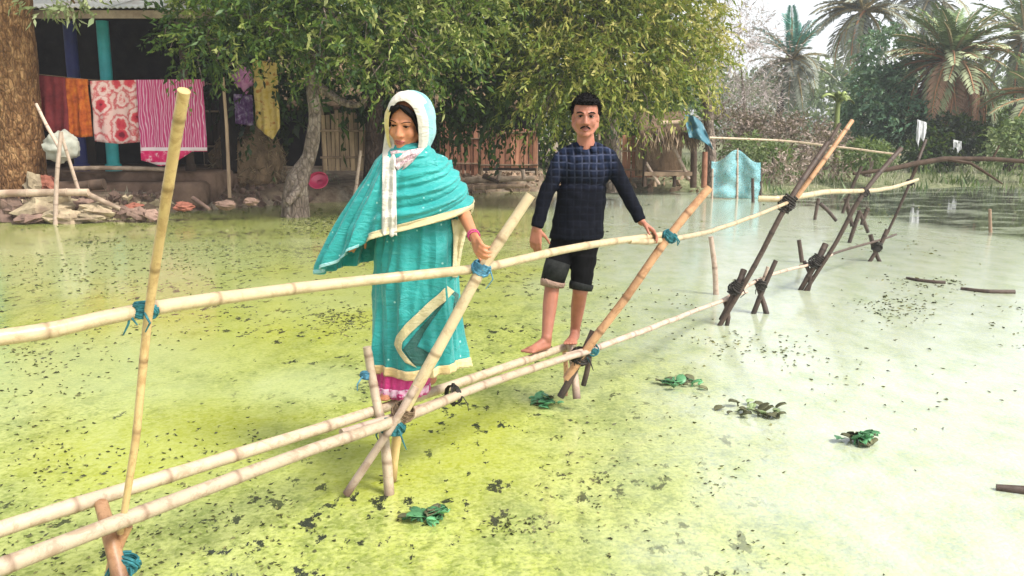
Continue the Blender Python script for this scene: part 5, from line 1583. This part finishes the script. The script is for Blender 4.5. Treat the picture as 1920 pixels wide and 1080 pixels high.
# petticoat below the hem
pk = Loft([(660, 722, 806, .1, .1), (690, 708, 806, .115, .12), (748, 704, 800, .13, .13)], WY)
b = MB(); pp = []; zA, zB = wp(0, 668).z, fz + .012
for j in range(16):
    for i in range(110):
        a = 2 * math.pi * i / 110; zz = zA + (zB - zA) * j / 15
        pp.append(pk.pt(a, zz, .006 * math.sin(9 * a) + .005 * math.sin(21 * a + 1)))
b.grid(pp, 16, 110, wrap=True); b.build('petticoat', M['petticoat'], W, solid=.004)
b = MB(); pp = []
for j in range(5):
    for i in range(110):
        a = 2 * math.pi * i / 110; zz = zB + .05 - .04 * j / 4
        pp.append(pk.pt(a, zz, .006 * math.sin(9 * a) + .005 * math.sin(21 * a + 1) + .006))
b.grid(pp, 5, 110, wrap=True); b.build('printed_hem', M['hem_print'], W, solid=.003)
# the wrap over shoulders and arms, swung out over the held-out arm
sh = Loft([(268, 738, 796, .07, .09), (284, 722, 816, .1, .12), (300, 706, 838, .125, .13), (330, 690, 860, .15, .14), (370, 664, 882, .17, .15), (400, 645, 888, .18, .16), (420, 634, 886, .185, .16), (450, 620, 878, .19, .17), (480, 606, 868, .19, .17), (500, 599, 860, .19, .17), (520, 600, 858, .19, .17)], WY)
sh.mid = np.array([P(m_, p_, WY).x for m_, p_ in ((767, 268), (768, 284), (770, 300), (772, 330), (772, 370), (772, 400), (770, 420), (768, 450), (764, 480), (762, 500), (762, 520))])[::-1]
ztop = wp(0, 268).z
BA = np.radians([0, 45, 80, 100, 118, 140, 160, 180, 215, 270, 320, 360]); BP = [382, 402, 420, 432, 446, 486, 506, 514, 506, 480, 430, 382]
def sh_bot(a): return P(768, float(np.interp(a, BA, BP)), WY - .1 * math.sin(a)).z
def sh_fold(a, t):
    side = max(0.0, math.cos(a - R(20)))       # drapery drawn across the chest
    left = max(0.0, -math.cos(a))              # hanging folds of the swung side
    w_ = mnoise.noise(Vector((a * 1.2, t * 2.5, 3)))
    w2 = mnoise.noise(Vector((a * 3.1, t * 7, 9)))
    f1 = (.4 + .6 * t) * .014 * math.sin(2 * math.pi * (4.6 * t - .55 * math.sin(a) + .25 * w_)) + .006 * math.sin(2 * math.pi * (9.3 * t - 1.2 * math.sin(a) + .4 * w_))
    f2 = .022 * t * math.sin(a * 17 + 2 * w_) + .01 * t * math.sin(a * 31 + 1 + w_)
    k = min(1, left * 1.6)
    fx = 2 * math.pi * (17 * t - 2.1 * math.sin(a) + 1.1 * w_ + .5 * w2)
    f1 += .0045 * (1 - abs(math.sin(fx * .5)) ** .6 * 1.6) * (.5 + .5 * w2)
    f2 += .006 * t * (1 - 2 * abs(math.sin(a * 22 + 3 * w_)) ** .6)
    return f1 * (1 - k) + f2 * k + .012 * t * w_ + .004 * w2
NA, NR = 200, 80
sh.fold = lambda a, z: sh_fold(a, min(1, max(0, (ztop - z) / (ztop - sh_bot(a)))))
def sh_pt(a, t, off=0.0): return sh.pt(a, ztop + (sh_bot(a) - ztop) * t, sh_fold(a, t) + off)
b = MB(); b.grid([sh_pt(2 * math.pi * i / NA, j / (NR - 1)) for j in range(NR) for i in range(NA)], NR, NA, wrap=True)
b.build('sari_wrap', M['sari_teal'], W, solid=.004)
b = MB(); pp = []
for j in range(6):
    for i in range(70):
        a = R(-30) + R(150) * i / 69
        pp.append(sh_pt(a % (2 * math.pi), .925 + .082 * j / 5, .007))
b.grid(pp, 6, 70); b.build('wrap_border', M['border_cream'], W, solid=.004)
b = MB(); pp = []
for j in range(5):
    for i in range(60):
        a = R(125) + R(90) * i / 59
        pp.append(sh_pt(a, .975 + .03 * j / 4, .005))
b.grid(pp, 5, 60); b.build('wrap_border', M['veil_teal'], W, solid=.003)
# right edge of the wrap falling behind the forearm
front_band(sk, [(846, 412, 884, 404), (850, 440, 876, 430), (850, 470, 866, 470), (848, 520, 858, 520)], .012, 'wrap_end', M['border_cream'], W, 8, .006)
# printed scarf at the throat
b = MB(); pp = []
for j in range(22):
    t = j / 21
    for i in range(22):
        u = i / 21
        top = hd.p(-.07 + .14 * u, .035 + .03 * math.sin(math.pi * u), -.105)
        bot = sh.front(746 + 50 * u, 322 - 44 * u ** 1.4, .008)
        q = top.lerp(bot, t) + Vector((0, -.03 * math.sin(math.pi * t) + .006 * math.sin(u * 9 + t * 14) + .006 * math.sin(t * 21), 0))
        pp.append(q)
b.grid(pp, 22, 22); b.build('throat_scarf', M['scarf'], W, solid=.004)
# veil over the head
def veil(phi, s):
    st = np.linspace(0, 1, 7)
    hx = np.interp(s, st, [.070, .088, .103, .112, .108, .08, .01]); hz = np.interp(s, st, [.118, .132, .142, .145, .132, .09, .01])
    yy = np.interp(s, st, [.074, .066, .036, -.015, -.075, -.118, -.13])
    ca, sa = math.cos(phi), math.sin(phi)
    lz = hz * sa if sa > 0 else (hz + .035 + .03 * (1 - s)) * sa
    if sa < 0: hx = hx + .014 * (-sa) * (1 - s * .5); yy = yy + .02 * sa * (1 - s)
    fo = 1 + .022 * math.sin(phi * 6 + s * 5) * s + .05 * s * mnoise.noise(Vector((ca * 2.5, sa * 2.5, s * 3))) + .022 * mnoise.noise(Vector((ca * 5, sa * 5, s * 9)))
    return hd.p(.016 + hx * ca * fo, yy - .004 * ca, .006 + lz * fo)
b = MB(); NP, NS = 120, 40
pp = [veil(2 * math.pi * i / NP, (j / (NS - 1))) for j in range(NS) for i in range(NP)]
b.grid(pp, NS, NP, wrap=True)
b.m = [(1 if (j_ > 19 or (j_ > 13 and (i_ < 14 or i_ > 96))) else (2 if 48 < i_ < 88 and j_ < 17 else 0)) for j_ in range(NS - 1) for i_ in range(NP)]
b.build('veil', [M['veil_white'], M['veil_teal'], M['veil_gold']], W, solid=.004)
# white end of the veil hanging down the front
b = MB(); pp = []; nv, nu = 40, 10
for j in range(nv):
    v = j / (nv - 1)
    for i in range(nu):
        u = i / (nu - 1)
        px = np.interp(v, [0, .25, 1], [724, 717, 716]) + u * np.interp(v, [0, .3, 1], [16, 25, 28]); py = 238 + (438 + 6 * u + 3 * math.sin(u * 12) - 238) * v
        q = sh.front(px, py, .01 + .005 * math.sin(u * 8 + v * 2) + .004 * math.sin(u * 15 + v * 5))
        if py < 300:
            q2 = hd.p(-.085 + .02 * u, .062 + .012 * math.sin(u * 3), (229 - py) * .0027 + .01)
            k = min(1, max(0, (py - 252) / 48)); q = P(px, py, q2.y * (1 - k) + q.y * k)
        pp.append(q)
b.grid(pp, nv, nu); b.build('veil_end', M['veil_white'], W, solid=.004)
# bangles
for t in (.55, .62):
    b = MB(); c = wp(868, 398, -.04).lerp(hw_, t + .33); ax = (hw_ - wp(868, 398, -.04)).normalized(); s_, u_ = frame_of(ax)
    b.tube([c + (s_ * math.cos(2 * math.pi * i / 24) + u_ * math.sin(2 * math.pi * i / 24)) * .027 for i in range(25)], .003, 6, cap=False)
    b.build('bangle', M['petticoat'], W)

# ------------------------------------------------------------------ the man
fm = on_pole(1048)
MY = fm.y
MN = thing('person', 'barefoot man in a dark checked shirt and black knee-length trousers, hand on the rail', 'person', tuple(fm))
def mp(px, py, dy=0.0): return P(px, py, MY + dy)
hm = Head(mp(1098, 220, -.01), (-.06, -1, -.03), (.03, 0, 1), 1.0)
b = MB(); hm.flesh(b)
b.cap(hm.p(0, -.02, -.07), mp(1099, 282, .02), .05, .058)
b.ball(mp(1097, 325, .02), (.13, .085, .16)); b.ball(mp(1088, 400, .02), (.12, .085, .16))
b.cap(mp(1066, 302, .02), mp(1132, 302, .02), .04, .04)
# arm on the rail
rw = mp(1204, 414, d3 - .12 - MY) if d3 - .12 - MY > -.5 else mp(1204, 414, -.1)
RW_ = P(1203, 416, MY - .1)
b.cap(mp(1140, 304, .01), mp(1172, 356, -.04), .036, .034); b.cap(mp(1172, 356, -.04), RW_, .034, .024)
hand(b, RW_, P(1228, 436, MY - .12) - RW_, (-.1, -.2, -1), 1.0, (.35, .45, .35), -1, .07, .2)
# hanging arm
LW_ = mp(1006, 428, -.05)
b.cap(mp(1056, 306, .01), mp(1023, 366, -.01), .036, .034); b.cap(mp(1023, 366, -.01), LW_, .034, .024)
hand(b, LW_, (-.08, -.05, -1), (.35, .9, 0), 1.0, (.3, .35, .3), 1, .05, .3)
# legs
fl, frt = on_pole(1014), on_pole(1068)
b.cap(mp(1056, 470, .02), mp(1036, 530, -.02), .07, .054); b.cap(mp(1098, 470, .02), mp(1088, 545, .0), .066, .05)
for (kn, f_, dx) in ((mp(1036, 530, -.02), fl, -.11), (mp(1088, 545, 0), frt, -.03)):
    an = Vector(f_) + Vector((.035, .02, .075))
    ml = kn.lerp(an, .4) + Vector((0, .015, 0))
    b.cap(kn, ml, .047, .046); b.cap(ml, an, .046, .031)
    b.cap(an, Vector(f_) + Vector((.035, .04, .03)), .034, .031)
    fwd = Vector((dx, -.12, 0)).normalized(); sd_ = Vector((-fwd.y, fwd.x, 0))
    heel = Vector(f_) + Vector((.035, .03, .026))
    toe = heel + fwd * .15 - Vector((0, 0, .006))
    b.cap(heel, toe, .031, .022); b.cap(heel + Vector((0, 0, .03)), toe, .028, .02)
    for s in (-1, 1): b.cap(heel + sd_ * s * .006, toe + sd_ * s * .018, .024, .018)
    for q in range(5):
        t0 = toe + sd_ * (q - 2) * .0165 * (1 if dx < -.05 else 1) - Vector((0, 0, .004))
        b.cap(t0, t0 + fwd * (.038 - .004 * q), .0115, .0095, 8, 3)
remeshed(b, 'body', M['skin_man'], MN, .0058, 3)
hm.features(MN, M['lip_brown'], 0, .0048, True)
# hair: short, thick, full of tufts
b = MB(); pp = []; fs = []
NU, NV = 26, 48
vid = {}
def hair_in(th, ph):
    z = math.cos(th); y = math.sin(th) * math.sin(ph)
    y += .05 * math.sin(ph * 9) + .04 * math.sin(ph * 23)
    return z > (.38 if y > .25 else (-.28 if y < -.1 else (.0 + .42 * (y + .1) / .35)))
for i in range(NU + 1):
    for j in range(NV):
        th = math.pi * .75 * i / NU; ph = 2 * math.pi * j / NV
        k = 1 + .05 * mnoise.noise(Vector((math.cos(ph) * 3, math.sin(ph) * 3, th * 5))) + .05 * random.random() + (.07 if math.cos(th) > .5 else 0)
        pp.append(hm.p(.0785 * k * math.sin(th) * math.cos(ph), -.014 + .098 * k * math.sin(th) * math.sin(ph), .04 + .088 * k * math.cos(th)))
for i in range(NU):
    for j in range(NV):
        th = math.pi * .75 * (i + .5) / NU; ph = 2 * math.pi * (j + .5) / NV
        if hair_in(th, ph): fs.append((i * NV + j, (i + 1) * NV + j, (i + 1) * NV + (j + 1) % NV, i * NV + (j + 1) % NV))
b.add(pp, fs); HR = b.build('hair', M['hair_black'], MN, solid=.012, smooth=False)
hp, hdv = [], []
for _ in range(2600):
    th = math.acos(random.uniform(-.4, 1)); ph = random.uniform(0, 2 * math.pi)
    if not hair_in(th, ph): continue
    nrm = (hm.r * math.sin(th) * math.cos(ph) + hm.f * math.sin(th) * math.sin(ph) + hm.u * math.cos(th))
    hp.append(hm.p(.08 * math.sin(th) * math.cos(ph), -.014 + .1 * math.sin(th) * math.sin(ph), .04 + .092 * math.cos(th)))
    hdv.append(nrm * .55 + hm.r * random.uniform(-.1, .6) + hm.u * random.uniform(-.2, .3) + hm.f * random.uniform(-.1, .4))
tuft = leaves('hair_tuft', hp, hdv, rng.uniform(.01, .026, len(hp)), .006, rng.random(len(hp)), M['hair_black'], MN)
tuft.parent = HR; tag(tuft, kind='stuff')
# shirt
n = NT('checked_shirt'); v = n.coord('Object')
sx = n.n('ShaderNodeSeparateXYZ')
nz = n.n('ShaderNodeTexNoise'); nz.inputs['Scale'].default_value = 7; nz.inputs['Detail'].default_value = 3; n.l(v, nz.inputs['Vector'])
vm = n.n('ShaderNodeVectorMath', operation='MULTIPLY_ADD'); n.l(nz.outputs['Color'], vm.inputs[0]); vm.inputs[1].default_value = (.035, .035, .035); n.l(v, vm.inputs[2]); n.l(vm.outputs[0], sx.inputs[0])
def stripes(ch, off, wd, per):
    m = n.math('MULTIPLY', n.math('ADD', sx.outputs[ch], off), 1 / per)
    fr_ = n.math('FRACT', n.math('ADD', m, 100.0))
    return n.ramp(fr_, [(0, 0.0), (wd * .3, 1.0), (wd, 1.0), (wd * 1.3, 0.0)])
gx_ = stripes(0, 0, .2, .044); gz_ = stripes(2, 0, .2, .044)
gx2 = stripes(0, .022, .55, .044); gz2 = stripes(2, .022, .55, .044)
lin = n.math('MAXIMUM', gx_, gz_); blu = n.math('MULTIPLY', n.math('ADD', gx2, gz2), .5)
colr = n.mix(blu, (.004, .005, .01), (.015, .024, .055))
colr = n.mix(n.math('MULTIPLY', lin, n.ramp(n.noise(v, 30, 2, .5), [(.3, .1), (.7, .42)])), colr, (.17, .19, .3))
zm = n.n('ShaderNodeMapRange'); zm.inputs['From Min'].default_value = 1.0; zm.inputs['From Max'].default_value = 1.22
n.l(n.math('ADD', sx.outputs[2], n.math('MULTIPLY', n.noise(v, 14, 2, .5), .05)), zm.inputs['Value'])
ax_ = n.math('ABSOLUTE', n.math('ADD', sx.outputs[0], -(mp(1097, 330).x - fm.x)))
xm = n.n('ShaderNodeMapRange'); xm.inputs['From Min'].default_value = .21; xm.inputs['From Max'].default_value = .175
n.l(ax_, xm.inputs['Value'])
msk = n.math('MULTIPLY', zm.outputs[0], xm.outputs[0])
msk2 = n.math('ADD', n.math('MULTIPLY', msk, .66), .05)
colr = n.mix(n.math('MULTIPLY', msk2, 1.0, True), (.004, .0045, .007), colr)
M['shirt'] = n.done(n.bsdf(colr, .9, n.bump(n.noise(v, 160, 2, .5), .25, .003), .08))
M['trousers'] = plain('black_trousers', (.005, .005, .0055), .9, .3, 8, .3, 60, .006, .08, 0)
M['shorts_print'] = plain('rolled_cloth', (.012, .013, .012), .85, .75, 26, .3, 60, .006, .2, 0)
b = MB()
b.ball(mp(1097, 318, .02), (.165, .112, .145)); b.ball(mp(1090, 375, .02), (.155, .112, .17))
b.cap(mp(1056, 297, .02), mp(1142, 297, .02), .056, .056); b.cap(mp(1082, 278, .02), mp(1054, 294, .02), .042, .046); b.cap(mp(1114, 278, .02), mp(1144, 294, .02), .042, .046)
def ering(c, rx, ry, n_=24): return [Vector(c) + Vector((rx * math.cos(2 * math.pi * i / n_), ry * math.sin(2 * math.pi * i / n_), 0)) for i in range(n_)]
pp = ering(mp(1092, 350, .02), .15, .105) + ering(mp(1086, 400, .02), .153, .112) + ering(mp(1080, 447, .02), .166, .126)
b.add(pp, [(i * 24 + j, i * 24 + (j + 1) % 24, (i + 1) * 24 + (j + 1) % 24, (i + 1) * 24 + j) for i in range(2) for j in range(24)] + [tuple(reversed(range(24))), tuple(48 + j for j in range(24))])
el = mp(1172, 356, -.04); b.cap(mp(1142, 298, .01), el, .056, .047); b.tube([el, el.lerp(RW_, .5), el.lerp(RW_, .97)], [.046, .043, .037], 16); b.ball(el, .047)
el2 = mp(1023, 366, -.01); b.cap(mp(1053, 299, .01), el2, .056, .047); b.tube([el2, el2.lerp(LW_, .5), el2.lerp(LW_, .97)], [.046, .043, .037], 16); b.ball(el2, .047)
def wr(c): return .006 * mnoise.noise(Vector((c.x * 9, c.y * 9, c.z * 16))) + .004 * mnoise.noise(Vector((c.x * 22 + c.z * 9, c.y * 20, c.z * 26)))
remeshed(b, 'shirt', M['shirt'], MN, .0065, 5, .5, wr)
b = MB()
nb = hm.p(0, -.02, -.1)
cpts = []
for i in range(25):
    a = R(-62) + R(304) * i / 24 - R(90) + R(62) + R(0)
for j, (rr, dz) in enumerate([(.064, -.002), (.074, -.008), (.09, -.036)]):
    for i in range(25):
        a = R(-90) + R(18) + R(324) * i / 24
        cpts.append(mp(1099, 270, .02) + Vector((rr * math.cos(a) * 1.0, rr * math.sin(a) * .95, dz + .012 * math.sin(a))))
b.grid(cpts, 3, 25); b.build('collar', M['shirt'], MN, solid=.005)
for k, py in enumerate(()):
    b = MB(); c = mp(1097 - (py - 300) * .09, py, .02 - .118); b.ball(c, (.006, .004, .006), None, 6, 8); b.build('button', M['stone_cream'], MN)
# trousers: one leg rolled to the knee, the other down to the ankle
b = MB()
b.ball(mp(1080, 448, .02), (.152, .112, .12))
b.cap(mp(1056, 462, .02), mp(1046, 495, 0), .085, .075); b.tube([mp(1050, 480, .01), mp(1042, 505, -.01), mp(1036, 533, -.02)], [.08, .073, .066], 18)
b.cap(mp(1098, 460, .02), mp(1092, 510, .01), .082, .07)
ar = Vector(frt) + Vector((.035, .02, .11))
b.tube([mp(1095, 480, .01), mp(1092, 510, .0), mp(1089, 540, -.005)], [.08, .073, .066], 18)
remeshed(b, 'trousers', M['trousers'], MN, .0065, 4, .5, wr)
b = MB(); b.tube([mp(1047, 490, -.002), mp(1042, 506, -.01), mp(1036, 527, -.02)], [.0775, .0765, .072], 24, cap=False); b.build('rolled_leg', M['shorts_print'], MN, solid=.004)
b = MB(); b.tube([mp(1038, 524, -.02), mp(1036.5, 529, -.02), mp(1035.5, 536, -.02)], [.073, .0755, .071], 24, cap=False); b.build('cuff', M['stone_pink'], MN, solid=.006)
b = MB(); b.tube([mp(1091, 530, 0), mp(1089.5, 536, -.002), mp(1088.5, 543, -.004)], [.072, .0735, .069], 24, cap=False); b.build('cuff', M['shorts_print'], MN, solid=.006)

# ================================================================== HAZE OVER THE FAR BANK
def haze_box(density):
    b = MB()
    zt = 34.0
    for o in bpy.data.objects:
        pass
    b.box((0, 95, (zt - 2.0) / 2 ), (346, 276, zt + 2.0))
    n = NT('haze')
    pv = n.n('ShaderNodeVolumePrincipled')
    pv.inputs['Color'].default_value = (.93, .96, 1, 1)
    pv.inputs['Density'].default_value = density
    pv.inputs['Anisotropy'].default_value = .2
    n.l(pv.outputs[0], n.out.inputs['Volume'])
    tag(b.build('haze', n.mat, None, False), kind='stuff')
haze_box(.0015)
